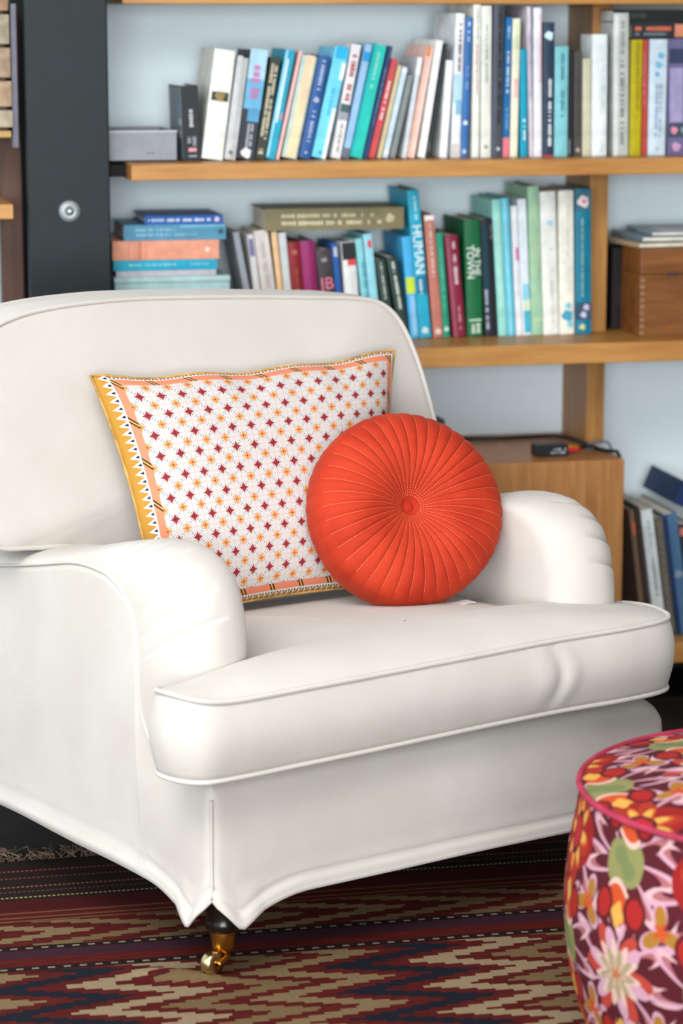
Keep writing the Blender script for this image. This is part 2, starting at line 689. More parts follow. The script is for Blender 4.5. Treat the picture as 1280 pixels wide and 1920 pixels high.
# steel column in front of the wall
P = at_y(57, 470, 5.03); Q = at_y(205, 270, 5.03)
cx0, cx1 = at_y(50, 270, 5.03).x, Q.x
colm = thing('steel_column', 'dark blue-grey painted steel column with a round silver bolt, beside the bookshelf', 'column', ((cx0 + cx1) / 2, 5.10, 0))
hw = (cx1 - cx0) / 2
M_STEELD = plain((30, 36, 42), .5, .4, .05)
box('flange', -hw, hw, -.07, -.05, 0, ZT, M_STEEL, colm, .003)
box('web', -.01, .01, -.05, .22, 0, ZT, M_STEELD, colm)
box('flange', -hw, hw, .22, .24, 0, ZT, M_STEEL, colm, .003)
bp = at_y(130, 396, 5.03) - colm.location
bo = lathe('bolt', [(.0195, 0), (.0205, -.003), (.0195, -.006), (.013, -.0085), (.0075, -.009), (.0065, -.006), (.0065, -.0055)], plain((150, 157, 160), .45, .4, .05, .4), colm, 28, (bp.x, -.0705, bp.z), 'y')
lathe('bolt_head', [(.006, -.005), (.006, -.012), (.004, -.014)], plain((200, 206, 210), .25, .5, .05, .8), bo, 6, (bp.x, -.0705, bp.z), 'y')

# ------------------------------------------------------------------ bookshelf (one wall unit)
Y_SH = 5.0
Y_UP = 5.18
z1t = at_y(247, 309.5, Y_SH).z
z1b = at_y(700, 333.5, Y_SH).z
z1t = z1b + .031
z2b = at_y(1000, 684.3, Y_SH).z; z2t = at_y(1000, 646.7, Y_SH).z
zct = at_y(1150, 859.5, Y_SH).z
z3t = at_y(1260, 1205.5, Y_SH).z; z3b = at_y(1260, 1243, Y_SH).z
z0b = at_y(700, 8, 5.35).z
shelf = thing('bookshelf', 'oiled oak wall shelving with thick planks, uprights and a low cabinet, behind the armchair', 'bookshelf', (0, 0, 0))
XL = at_y(246.5, 330, Y_SH).x
XR = 2.6
box('shelf_board', XL, XR, Y_SH, Y_WALL, z1b, z1t, M_OAK, shelf, .0015)
box('shelf_board', XL, XR, Y_SH, Y_WALL, z2b, z2t, M_OAK, shelf, .0015)
box('shelf_board', XL, XR, 5.09, Y_WALL, z0b, z0b + .031, M_OAK, shelf, .0015)
xu0 = at_y(1111, 60, Y_UP).x; xu1 = at_y(1145.5, 60, Y_UP).x
xcab = at_y(1170, 900, Y_SH - .015).x
box('shelf_board', xcab, XR, Y_SH, Y_WALL, z3b, z3t, M_OAK, shelf, .0015)
for a, b in ((z1t, z0b), (z2t, z1b), (zct, z2b)):
    box('upright', xu0, xu1, Y_UP, Y_WALL, a, b, M_OAKZ, shelf, .0015)
cabn = box('cabinet', XL + .1, xcab, Y_SH - .015, Y_WALL, 0.02, zct, M_CAB, shelf, .003)
box('bracket', cx1 + .004, XL, 5.07, 5.2, z1b + .004, z1t - .004, plain((9, 7, 6), .6, .2, .1), shelf)

# ------------------------------------------------------------------ books
rnd = random.Random(7)


def marks(name, parent, w, h, mat, x0, z0, y, vertical=True, lines=1, seed=0, density=.78):
    """illegible rows of print as small proud strokes; runs along z when vertical, along x otherwise"""
    r = random.Random(seed)
    bm = bmesh.new()
    along, across = (h, w) if vertical else (w, h)
    lh = across / lines
    for li in range(lines):
        s = 0.0
        while s < along:
            ln = lh * r.uniform(.28, .62)
            if r.random() < density:
                a0, a1 = s, min(s + ln * .72, along)
                k = r.uniform(.55, .8)
                c0 = li * lh + lh * (.5 - k / 2); c1 = li * lh + lh * (.5 + k / 2)
                if vertical:
                    bm_box(bm, x0 + c0, x0 + c1, y - .0004, y + .0006, z0 + a0, z0 + a1)
                else:
                    bm_box(bm, x0 + a0, x0 + a1, y - .0004, y + .0006, z0 + c0, z0 + c1)
            s += ln
    if not bm.verts:
        bm.free(); return None
    return from_bm(name, bm, mat, parent)


_fonts = {}


def lettering(parent, text, size, mat, x, z, y, rot=0.0, sx=1.0):
    cu = bpy.data.curves.new('lettering', 'FONT')
    cu.body = text; cu.size = size; cu.align_x = 'CENTER'; cu.align_y = 'CENTER'
    cu.extrude = .0003; cu.resolution_u = 2
    tmp = bpy.data.objects.new('lettering_tmp', cu); COL.objects.link(tmp)
    dg = bpy.context.evaluated_depsgraph_get()
    me = bpy.data.meshes.new_from_object(tmp.evaluated_get(dg))
    bpy.data.objects.remove(tmp); bpy.data.curves.remove(cu)
    o = bpy.data.objects.new('lettering', me); COL.objects.link(o)
    me.materials.clear(); me.materials.append(mat)
    o.parent = parent
    o.matrix_local = Matrix.Translation((x, y, z)) @ Matrix.Rotation(math.pi / 2, 4, 'X') @ Matrix.Rotation(rot, 4, 'Z') @ Matrix.Diagonal((sx, 1, 1, 1))
    return o


def build_book(b, th, dep, ht, cov, board=.0022, inset=.003, bulge=.0, page=None):
    """a book in its own axes: spine on y=0 towards the reader, x across the thickness, z up"""
    n = 7
    out = []
    for i in range(n + 1):
        a = i / n
        out.append((a * th, -bulge * math.sin(math.pi * a)))
    inn = [(board + (th - 2 * board) * i / n, board - bulge * math.sin(math.pi * i / n)) for i in range(n + 1)]
    ring = out + [(th, dep), (th - board, dep)] + inn[::-1] + [(board, dep), (0, dep)]
    k = len(ring)
    verts = [(x, y, 0) for x, y in ring] + [(x, y, ht) for x, y in ring]
    faces = [(i, (i + 1) % k, k + (i + 1) % k, k + i) for i in range(k)]
    # end caps as strips: left board, spine, right board
    o = list(range(n + 1)); ii = list(range(n + 3 + n, n + 2, -1))
    for s in (0, k):
        for q in range(n):
            f = (s + o[q], s + o[q + 1], s + ii[q + 1], s + ii[q])
            faces.append(f if s else f[::-1])
        fr = (s + o[n], s + n + 1, s + n + 2, s + ii[n])
        fl_ = (s + k - 1, s + o[0], s + ii[0], s + k - 2)
        faces.append(fr if s else fr[::-1]); faces.append(fl_ if s else fl_[::-1])
    link('cover', verts, faces, cov, b, smooth=False)
    box('pages', board + .0002, th - board - .0002, board + .0004, dep - inset, inset, ht - inset, page or M_PAGE, b)


def spine_art(b, th, ht, art, seed, y=-.0005):
    y0 = y
    for li_, k in enumerate(art):
        y = y0 - .00035 * li_
        kind = k[0]
        if kind == 'band':          # (band, z0, z1, colour[, x0, x1]) as fractions
            _, za, zb, c = k[:4]
            xa, xb = (k[4], k[5]) if len(k) > 4 else (0.02, .98)
            bm = bmesh.new(); bm_box(bm, th * xa, th * xb, y - .0002, y + .0006, ht * za, ht * zb)
            from_bm('spine_band', bm, plain(c, .5), b)
        elif kind == 'marks':       # (marks, z0, z1, colour, x0, x1, lines)
            _, za, zb, c, xa, xb, ln = k
            marks('lettering', b, th * (xb - xa), ht * (zb - za), plain(c, .5), th * xa, ht * za, y - .0004, True, ln, seed + int(za * 97))
        elif kind == 'blob':        # (blob, z, radius, colour[, x])
            _, zc, r, c = k[:4]
            xc = k[4] if len(k) > 4 else .5
            rr = r * th
            vv = [(th * xc + rr * (1 + .18 * math.sin(3 * a + seed)) * math.cos(a), y - .0005, ht * zc + rr * (1 + .15 * math.sin(4 * a)) * math.sin(a)) for a in [2 * math.pi * i / 20 for i in range(20)]]
            vb = [(p[0], y + .0005, p[2]) for p in vv]
            fs = [tuple(range(20)), tuple(range(39, 19, -1))] + [(i + 20, (i + 1) % 20 + 20, (i + 1) % 20, i) for i in range(20)]
            link('spine_emblem', vv + vb, fs, plain(c, .5), b, smooth=False)
        elif kind == 'text':        # (text, string, z, size, colour, x, rot)
            _, s, zc, size, c, xc, rot = k
            lettering(b, s, size, plain(c, .5), th * xc, ht * zc, y - .0004, rot)


COUNT = {}


def fit_row(Y, zs, specs, start=None):
    """specs: dicts with p1, p2 (lower and upper pixel on the spine's left edge), wpx, ytop; returns (x, lean, thickness, height)"""
    out = []
    for q in specs:
        a = at_y(q[0][0], q[0][1], Y); c = at_y(q[1][0], q[1][1], Y)
        lean = math.atan2(c.x - a.x, c.z - a.z)
        xb = a.x + (zs - a.z) * math.tan(lean)
        e = at_y(q[0][0] + q[2], q[0][1], Y)
        th = (e.x - a.x) * math.cos(lean)
        top = at_y(q[1][0], q[3], Y)
        out.append([xb, lean, th, (top.z - zs) / math.cos(lean)])
    for i in range(len(out) - 1):
        xb, le, th, ht = out[i]
        for _ in range(3):
            xj, lj, tj, hj = out[i + 1]
            zi0 = max(th * math.sin(le), 0); zj0 = max(tj * math.sin(lj), 0)
            gap = 9.0
            for z in (max(zi0, zj0), min(ht * math.cos(le), hj * math.cos(lj)) + .01):
                ri = xb + th / math.cos(le) * 1.0 + (z - 0) * math.tan(le)
                lj_x = xj + (z - zj0) * math.tan(lj)
                gap = min(gap, lj_x - ri)
            if gap >= .0008:
                break
            need = .0008 - gap
            cut = min(need, max(th * .30, 0), th - .0055) if th > .0055 else 0
            th -= max(cut, 0)
            if need - cut > 1e-5:
                out[i + 1][0] += need - cut
        out[i][2] = th
    return out


def row_book(Y, zs, fit, col, label, group, art=(), dep=.15, bulge=0.0, hard=True, name='book'):
    xb, lean, th, ht = fit
    b = thing(name, label, 'book', (0, 0, 0), 0, group)
    lift = max(th * math.sin(lean), 0.0)
    b.location = (xb + .0004, Y, zs + lift + .0004)
    b.rotation_euler = (0, lean, 0)
    k = len(COUNT); COUNT[k] = 1
    dp = min(dep + rnd.uniform(-.012, .004), Y_WALL - Y - .006)
    build_book(b, th - .0006, dp, ht - (lift if lean > 0 else 0), plain(col, .5, .35), .0022 if hard else .0010, .003 if hard else .0008, bulge * th)
    spine_art(b, th, ht, art, 31 * k, -bulge * th * .9 - .0004)
    return b


def flat_book(Y, z0, x0p, x1p, y0p, y1p, col, label, group, art=(), dep=.16, name='book', zfix=None):
    """a book lying flat, spine to the reader between the pixels x0p..x1p, y0p (top)..y1p (bottom)"""
    a = at_y(x0p, y1p, Y); c = at_y(x1p, y0p, Y)
    ht = c.x - a.x
    zb = a.z if zfix is None else zfix
    th = at_y((x0p + x1p) / 2, y0p, Y).z - at_y((x0p + x1p) / 2, y1p, Y).z
    b = thing(name, label, 'book', (a.x, Y, zb + th), 0, group)
    b.rotation_euler = (0, math.pi / 2, 0)       # spine bottom towards the left
    k = len(COUNT); COUNT[k] = 1
    build_book(b, th, dep, ht, plain(col, .5, .35), .0022, .004)
    spine_art(b, th, ht, art, 31 * k)
    return b, zb + th

YT = 5.09          # spine plane on the upper shelf
YM = 5.15          # spine plane on the middle shelf
G1 = 'books leaning in a row on the upper shelf'
G2 = 'upright books on the upper shelf'
G3 = 'short books behind the armchair on the middle shelf'
G4 = 'tall books beside the upright on the middle shelf'
WHT = (232, 232, 230)

# (xbl, xbr, xtl, ytop, colour, label, art, dep, bulge)
top_row = [
 (344, 380, 338, 162, (30, 32, 38), 'short black book with small white and pink print beside the grey tray', [('marks', .20, .32, (150, 150, 160), .2, .8, 2), ('band', .12, .17, (214, 150, 160), .3, .75), ('marks', .42, .70, (190, 190, 196), .36, .66, 1), ('band', .05, .07, (160, 164, 170), .3, .75)], .16, 0),
 (378, 418, 403, 91, (228, 230, 224), 'fat white book with a dark oval picture on its spine', [('band', .52, .60, (62, 56, 36), .1, .9), ('blob', .56, .22, (150, 130, 80))], .17, .04),
 (420, 442, 445, 107, (176, 178, 180), 'slim grey book next to the fat white book', [('band', .0, 1, (198, 200, 202), .05, .5), ('blob', .07, .2, (110, 112, 118))], .15, 0),
 (443, 477, 470, 93, (44, 52, 62), 'black book with a pale blue cloud picture and pink letters', [('band', .70, .99, (170, 208, 228)), ('band', .45, .72, (104, 172, 208)), ('band', .34, .46, (84, 150, 190), .3, .95), ('marks', .55, .86, (190, 120, 170), .2, .8, 1), ('marks', .10, .32, (176, 182, 190), .35, .75, 2), ('blob', .055, .28, (220, 224, 228))], .15, 0),
 (478, 499, 508, 108, (52, 58, 48), 'dark olive book with two lines of cream capitals', [('marks', .20, .93, (206, 198, 172), .12, .88, 2), ('marks', .05, .10, (190, 186, 160), .1, .8, 1)], .15, 0),
 (498, 517, 537, 92, (22, 158, 188), 'teal book with a pale blue stripe along one edge', [('band', .02, .98, (150, 212, 238), .02, .28), ('band', .33, .90, (216, 232, 240), .3, .5), ('band', .36, .42, (150, 150, 160), .6, .98)], .15, 0),
 (517, 526, 561, 95, (236, 186, 186), 'thin pink book between the teal and beige books', [], .14, 0),
 (528, 558, 568, 103, (176, 196, 188), 'beige book with sage green edges', [('band', .01, .98, (232, 210, 172), .25, .85), ('band', .55, .98, (236, 204, 172), .35, .75)], .15, .05),
 (560, 583, 599, 103, (38, 86, 150), 'navy blue book with pale script title', [('marks', .62, .94, (178, 190, 216), .3, .72, 1), ('blob', .56, .24, (170, 180, 206)), ('marks', .14, .50, (160, 176, 210), .3, .72, 1), ('marks', .03, .07, (190, 200, 220), .3, .7, 1)], .15, .04),
 (584, 617, 630, 88, (112, 208, 246), 'sky blue book with white patches on its spine', [('band', .0, .45, (232, 240, 246), .72, .98), ('band', .70, .85, (236, 240, 244), .72, .98), ('band', .88, .99, (36, 178, 224), .1, .9), ('marks', .38, .62, (56, 176, 214), .35, .6, 1), ('blob', .05, .1, (60, 140, 180))], .16, 0),
 (620, 638, 660, 82, (226, 224, 224), 'white book with large crimson letters and a dark green picture', [('marks', .50, .90, (166, 60, 84), .2, .85, 1), ('band', .40, .47, (70, 92, 96)), ('band', .33, .40, (150, 156, 170)), ('marks', .06, .30, (140, 142, 146), .3, .7, 1)], .16, 0),
 (640, 655, 686, 82, (148, 188, 226), 'slim pale blue book with a grey foot, next to the sea green book', [('band', .0, .09, (104, 108, 122)), ('band', .84, .92, (40, 150, 212))], .16, 0),
 (655, 679, 703, 82, (26, 190, 178), 'sea green book with a pale vertical title', [('marks', .60, .92, (150, 220, 206), .35, .65, 1), ('band', .0, .99, (20, 172, 190), .02, .14)], .16, 0),
 (680, 690, 729, 86, (36, 62, 108), 'thin navy book beside the red book', [('marks', .3, .8, (110, 130, 170), .3, .7, 1)], .16, 0),
 (690, 705, 735, 110, (200, 74, 80), 'red book with white title letters', [('marks', .38, .80, (232, 214, 214), .2, .75, 1)], .15, 0),
 (706, 715, 746, 122, (204, 188, 150), 'thin tan book beside the red book', [], .14, 0),
 (716, 728, 755, 125, (196, 216, 232), 'slim ice blue book with dark edges', [('blob', .94, .35, (240, 240, 244)), ('band', .0, .98, (50, 62, 72), .86, .99), ('blob', .06, .35, (244, 236, 240))], .14, 0),
 (729, 745, 765, 140, (128, 138, 138), 'grey-green book shorter than its neighbours', [], .14, 0),
 (745, 758, 776, 107, (206, 212, 218), 'light grey book with a white head', [('band', .82, .99, (238, 240, 242))], .15, 0),
 (759, 778, 797, 87, (246, 206, 196), 'salmon pink book with an orange top corner', [('band', .0, .98, (244, 184, 168), .03, .4), ('band', .90, .99, (226, 140, 86), .03, .6)], .17, 0),
 (778, 795, 813, 75, (240, 240, 238), 'tall glossy white book leaning at the end of the slanted row', [], .18, 0),
 (797, 806, 833, 82, (38, 46, 54), 'thin black book squeezed behind the leaning white book', [('marks', .06, .14, (150, 156, 164), .3, .7, 1)], .12, 0),  # thin black volume filling the dark gap between the white books
]

top_up = [
 (809, 829, 822, 113, (236, 240, 242), 'slim white paperback standing by the red-lettered pale blue book', [], .15, 0),
 (832, 856, 842, 25, (226, 232, 238), 'tall white and pale blue book with dark red letters', [('marks', .60, .93, (120, 40, 56), .35, .75, 1), ('band', .38, .58, (180, 214, 232)), ('band', .30, .40, (130, 182, 212), .3, .95), ('band', .0, .1, (206, 200, 194))], .18, .05),
 (857, 876, 868, 33, (52, 110, 176), 'tall medium blue book with a white bird emblem', [('marks', .82, .97, (196, 212, 232), .3, .7, 1), ('marks', .48, .66, (150, 176, 214), .3, .7, 1), ('blob', .25, .3, (220, 230, 240)), ('marks', .03, .06, (220, 226, 236), .2, .8, 1)], .17, .06),
 (881, 899, 885, 9, (232, 232, 224), 'very tall cream book with a faded red title', [('marks', .42, .74, (206, 140, 146), .4, .7, 1), ('marks', .78, .98, (150, 166, 150), .4, .7, 1)], .2, .04),
 (900, 920, 902, 11, (222, 224, 214), 'very tall cream book with a grey title', [('marks', .50, .88, (170, 172, 164), .35, .7, 1), ('blob', .07, .2, (150, 152, 150))], .2, .04),
 (920, 941, 925, 9, (70, 76, 84), 'tallest dark grey book with black capitals', [('marks', .22, .98, (28, 28, 32), .45, .8, 1), ('blob', .055, .16, (190, 190, 192), .6), ('band', .0, .99, (88, 90, 112), .03, .3)], .2, .05),
 (941, 955, 948, 33, (16, 102, 164), 'blue book with white letters and a pink foot', [('band', .0, .14, (222, 120, 132)), ('marks', .45, .76, (206, 222, 236), .25, .75, 1), ('marks', .85, .94, (180, 206, 230), .3, .7, 1), ('marks', .18, .36, (120, 170, 214), .3, .7, 1)], .15, 0),
 (955, 974, 961, 35, (232, 230, 206), 'cream book with a pale green head and pink patch', [('band', .78, .97, (206, 218, 180), .3, .8), ('band', .43, .57, (230, 188, 188), .3, .8)], .15, .04),
 (975, 992, 975, 93, (10, 156, 188), 'bright turquoise book shorter than its neighbours', [('marks', .16, .29, (224, 242, 246), .35, .8, 1), ('blob', .34, .25, (170, 224, 236), .55)], .15, .04),
 (992, 1000, 987, 13, (212, 204, 216), 'thin tall lilac-white book', [('marks', .4, .85, (150, 140, 160), .3, .7, 1)], .18, 0),
 (1000, 1015, 1000, 15, (228, 228, 236), 'tall white book with a thin red line', [('band', .5, .95, (214, 150, 164), .75, .88)], .18, .05),
 (1016, 1038, 1018, 42, (38, 58, 80), 'dark navy book with white vertical capitals and a white badge', [('blob', .90, .36, (206, 228, 236)), ('marks', .08, .58, (236, 240, 244), .42, .78, 1), ('band', .0, .012, (200, 50, 60))], .16, .05),
 (1038, 1063, 1040, 87, (126, 194, 204), 'pale turquoise book with grey-green titles', [('marks', .70, .94, (70, 130, 144), .4, .7, 1), ('marks', .34, .60, (70, 130, 144), .4, .7, 1)], .15, .05),
 (1064, 1074, 1066, 93, (26, 26, 30), 'thin black book beside the pale turquoise book', [('band', .02, .16, (120, 130, 140), .1, .4)], .14, 0),
 (1075, 1090, 1076, 96, (74, 72, 70), 'charcoal book with a small pink emblem', [('blob', .06, .24, (196, 160, 152)), ('marks', .2, .8, (56, 54, 54), .4, .65, 1)], .15, 0),
 (1091, 1107, 1092, 110, (200, 198, 172), 'short beige-green book', [], .15, .03),
 (1108, 1136, 1110, 65, (224, 232, 234), 'white book standing in front of the upright', [('marks', .40, .86, (196, 206, 210), .6, .8, 1), ('marks', .0, .12, (190, 200, 206), .55, .8, 1)], .084, .06),
 (1148, 1177, 1149, 25, (186, 190, 186), 'tall silver-grey book with a dark grey title', [('marks', .08, .68, (116, 118, 116), .4, .72, 1), ('marks', .70, .95, (140, 144, 142), .4, .75, 1), ('band', .0, .98, (214, 218, 218), .03, .3)], .084, .05),
 (1179, 1201, 1183, 75, (180, 166, 6), 'mustard yellow book', [('marks', .32, .98, (140, 124, 10), .45, .7, 1)], .15, .03),
 (1202, 1212, 1205, 75, (184, 66, 60), 'thin brick red book between the yellow and ice blue books', [('marks', .45, .9, (206, 130, 140), .15, .5, 1)], .14, 0),
 (1213, 1247, 1218, 74, (198, 214, 226), 'ice blue book with a blue brush drawing on the spine', [('blob', .86, .18, (110, 176, 208), .62), ('blob', .78, .2, (120, 180, 210), .5), ('blob', .70, .14, (110, 176, 208), .42), ('marks', .16, .62, (150, 172, 192), .3, .75, 2), ('blob', .06, .1, (170, 186, 200))], .15, .04),
 (1250, 1290, 1252, 70, (104, 98, 140), 'purple book with pink and blue picture panels', [('band', .28, .74, (158, 150, 190), .1, .7), ('band', .15, .27, (60, 74, 90), .05, .95), ('blob', .21, .16, (224, 140, 170), .3), ('blob', .21, .14, (130, 160, 170), .75), ('blob', .07, .2, (196, 150, 190), .4), ('band', .78, .90, (52, 60, 90), .05, .95)], .15, 0),
]
fits = fit_row(YT, z1t, [((q[0], 299), (q[2], q[3]), q[1] - q[0], q[3]) for q in top_row + top_up])
for i, (xa, xb, xt, yt, c, lab, art, dep, bl) in enumerate(top_row + top_up):
    bk = row_book(YT, z1t, fits[i], c, lab + ', upper shelf', G1 if i < len(top_row) else G2, art, dep, bl)
    if i == 0:
        hb_ = fits[0][3]
        box('cover_print', -.0006, .0004, .004, dep - .02, .002, hb_ - .003, plain((120, 136, 146), .5), bk)
        box('cover_picture', -.0010, .0002, .012, .034, hb_ * .48, hb_ * .56, plain((206, 214, 224), .5), bk)
        box('cover_picture', -.0010, .0002, .010, .026, hb_ * .64, hb_ * .70, plain((80, 130, 196), .5), bk)
        box('cover_picture', -.0010, .0002, .012, .034, hb_ * .30, hb_ * .40, plain((196, 204, 212), .5), bk)

zst = at_y(1216, 73.5, YT).z
_, zst2 = flat_book(YT, 0, 1184, 1330, 41, 71, (34, 36, 44), 'dark book with orange capitals lying flat on the yellow and ice blue books', None,
          [('marks', .04, .50, (214, 110, 76), .20, .55, 1), ('marks', .04, .46, (110, 122, 134), .58, .84, 1), ('band', .55, .70, (206, 130, 100), .1, .9)], .15, zfix=zst + .001)
flat_book(YT, 0, 1149, 1340, 14, 38, (18, 22, 22), 'black book lying flat on top of the orange-lettered book', None, [('marks', .18, .32, (60, 66, 62), .25, .7, 1)], .085, zfix=zst2 + .0005)

# grey tray at the left end of the upper shelf
a = at_y(212, 300, YT - .01); c = at_y(331, 245, YT - .01)
tr = thing('desk_tray', 'grey metal desk tray standing at the end of the upper shelf beside the column', 'tray', (a.x - .02, YT - .01, z1t))
tw, th_ = c.x - a.x + .02, c.z - z1t
M_GREY = plain((136, 140, 146), .4, .4, .04)
bm = bmesh.new()
for q in ((0, tw, 0, .004, 0, th_), (0, tw, .2, .204, 0, th_), (0, .004, .004, .2, 0, th_), (tw - .004, tw, .004, .2, 0, th_), (0, tw, 0, .204, 0, .004)):
    bm_box(bm, *q, .0008, 1)
from_bm('body', bm, M_GREY, tr)
box('rim', -.001, tw + .001, -.0015, .0015, th_ - .003, th_ + .001, plain((176, 182, 188), .35, .5, .03), tr, .0006, 1)
bm = bmesh.new(); bm_box(bm, tw * .58, tw * .70, -.0012, .001, th_ * .26, th_ * .30)
from_bm('label_slot', bm, plain((104, 108, 114), .4), tr)

# ---- middle shelf, flat pile at the left
G5 = 'books piled flat on the middle shelf'
zz = z2t
a = at_y(215, 540, YM - .02); e = at_y(431, 516, YM - .02)
fb = thing('box_file', 'pale aqua box file under the flat pile of books', 'box', (a.x, YM - .02, z2t))
bw, bh = e.x - a.x, e.z - z2t
box('body', 0, bw, 0, .2, 0, bh - .012, plain((176, 212, 216), .6), fb, .002)
box('lid', -.001, bw + .001, -.001, .201, bh - .0115, bh, plain((186, 220, 222), .6), fb, .002)
zz = z2t + bh + .0005
piles = [
 (218, 405, 506, 517, (196, 196, 208), 'thin lavender-grey book on the aqua box file', []),
 (213, 407, 487, 506, (30, 172, 206), 'cyan book with white lettering in the flat pile', [('marks', .12, .60, (160, 222, 236), .3, .6, 1), ('marks', .74, .92, (140, 214, 232), .3, .6, 1)]),
 (211, 410, 450, 486, (232, 158, 130), 'salmon orange book, thickest in the flat pile', [('band', .15, .155, (206, 128, 104)), ('band', .24, .27, (210, 134, 110)), ('band', .31, .315, (206, 128, 104)), ('blob', .89, .12, (246, 226, 216))]),
 (232, 423, 420, 449, (78, 142, 174), 'steel blue book with pale lettering in the flat pile', [('marks', .12, .50, (156, 196, 214), .22, .42, 1), ('marks', .12, .72, (150, 194, 214), .55, .75, 1), ('blob', .95, .18, (50, 90, 104)), ('band', .55, .99, (110, 178, 206), .04, .2)]),
 (272, 418, 404, 420, (26, 92, 172), 'royal blue book topping the flat pile', [('marks', .04, .24, (206, 216, 236), .3, .7, 1), ('marks', .28, .84, (230, 236, 246), .28, .75, 1), ('blob', .92, .3, (214, 200, 220))]),
]
for x0p, x1p, ya, yb, c, lab, art in piles:
    b, zz = flat_book(YM - .02, 0, x0p, x1p, ya, yb, c, lab, G5, art, .17, zfix=zz)
    zz += .0006

# ---- middle shelf, short books (xl at y=537, xr at y=537, xl at top, ytop)
mid = [
 (455, 472, 436, 437, (150, 158, 168), 'grey book leaning at the start of the short row', [], 0),
 (472, 489, 460, 441, (212, 210, 210), 'white book with a purple head', [('band', .80, .96, (120, 116, 160), .1, .8)], 0),
 (489, 518, 475, 434, (214, 208, 204), 'wide pale grey book under the olive book', [('marks', .1, .9, (190, 184, 180), .3, .7, 1)], 0),
 (519, 531, 508, 435, (236, 204, 160), 'peach and cream book', [('band', .0, .98, (232, 186, 132), .45, .95)], 0),
 (531, 545, 521, 437, (206, 212, 214), 'light grey book beside the dark red book', [], 0),
 (546, 568, 538, 456, (140, 32, 40), 'dark red book with gilt ornament', [('blob', .90, .22, (180, 104, 84)), ('marks', .3, .75, (170, 96, 70), .4, .65, 1)], .08),
 (569, 596, 561, 454, (152, 44, 106), 'magenta book with a rounded spine', [], .16),
 (598, 627, 591, 470, (66, 62, 66), 'small black book with pink JB initials', [('text', 'JB', .62, .034, (238, 130, 160), .52, 0.0), ('marks', .84, .92, (160, 156, 160), .2, .75, 1), ('marks', .42, .5, (110, 106, 110), .2, .8, 1)], .05),
 (628, 639, 620, 457, (30, 92, 170), 'slim blue book beside the small black book', [('band', .86, .96, (190, 196, 206), .3, .9)], 0),
 (645, 673, 639, 455, (232, 234, 236), 'white book with a black head and red stripe', [('band', .82, .995, (34, 36, 42)), ('band', .76, .82, (222, 70, 70), .35, .95)], .05),
 (675, 689, 665, 449, (142, 214, 222), 'aqua book with teal flecks', [('marks', .1, .8, (40, 150, 170), .5, .9, 1)], 0),
 (690, 706, 680, 440, (150, 218, 234), 'light turquoise book with a red label', [('band', .87, .94, (226, 78, 84), .4, .85)], .04),
 (710, 728, 703, 488, (44, 66, 62), 'dark green book with pale capitals beside its twin', [('marks', .50, .96, (196, 204, 196), .35, .65, 1)], .05),
 (733, 760, 724, 484, (42, 64, 58), 'thick dark green book with white capitals', [('marks', .36, .94, (226, 232, 224), .35, .7, 1)], .05),
]
zol = at_y(490, 433.5, YM).z
ob, zol2 = flat_book(YM - .01, 0, 496, 757, 396, 437, (128, 118, 86), 'wide olive hardback with two lines of cream capitals lying across the short books', None,
          [('marks', .12, .80, (206, 198, 164), .22, .46, 1), ('marks', .12, .84, (216, 208, 174), .54, .80, 1), ('blob', .90, .2, (190, 180, 146))], .15, zfix=zol + .001)

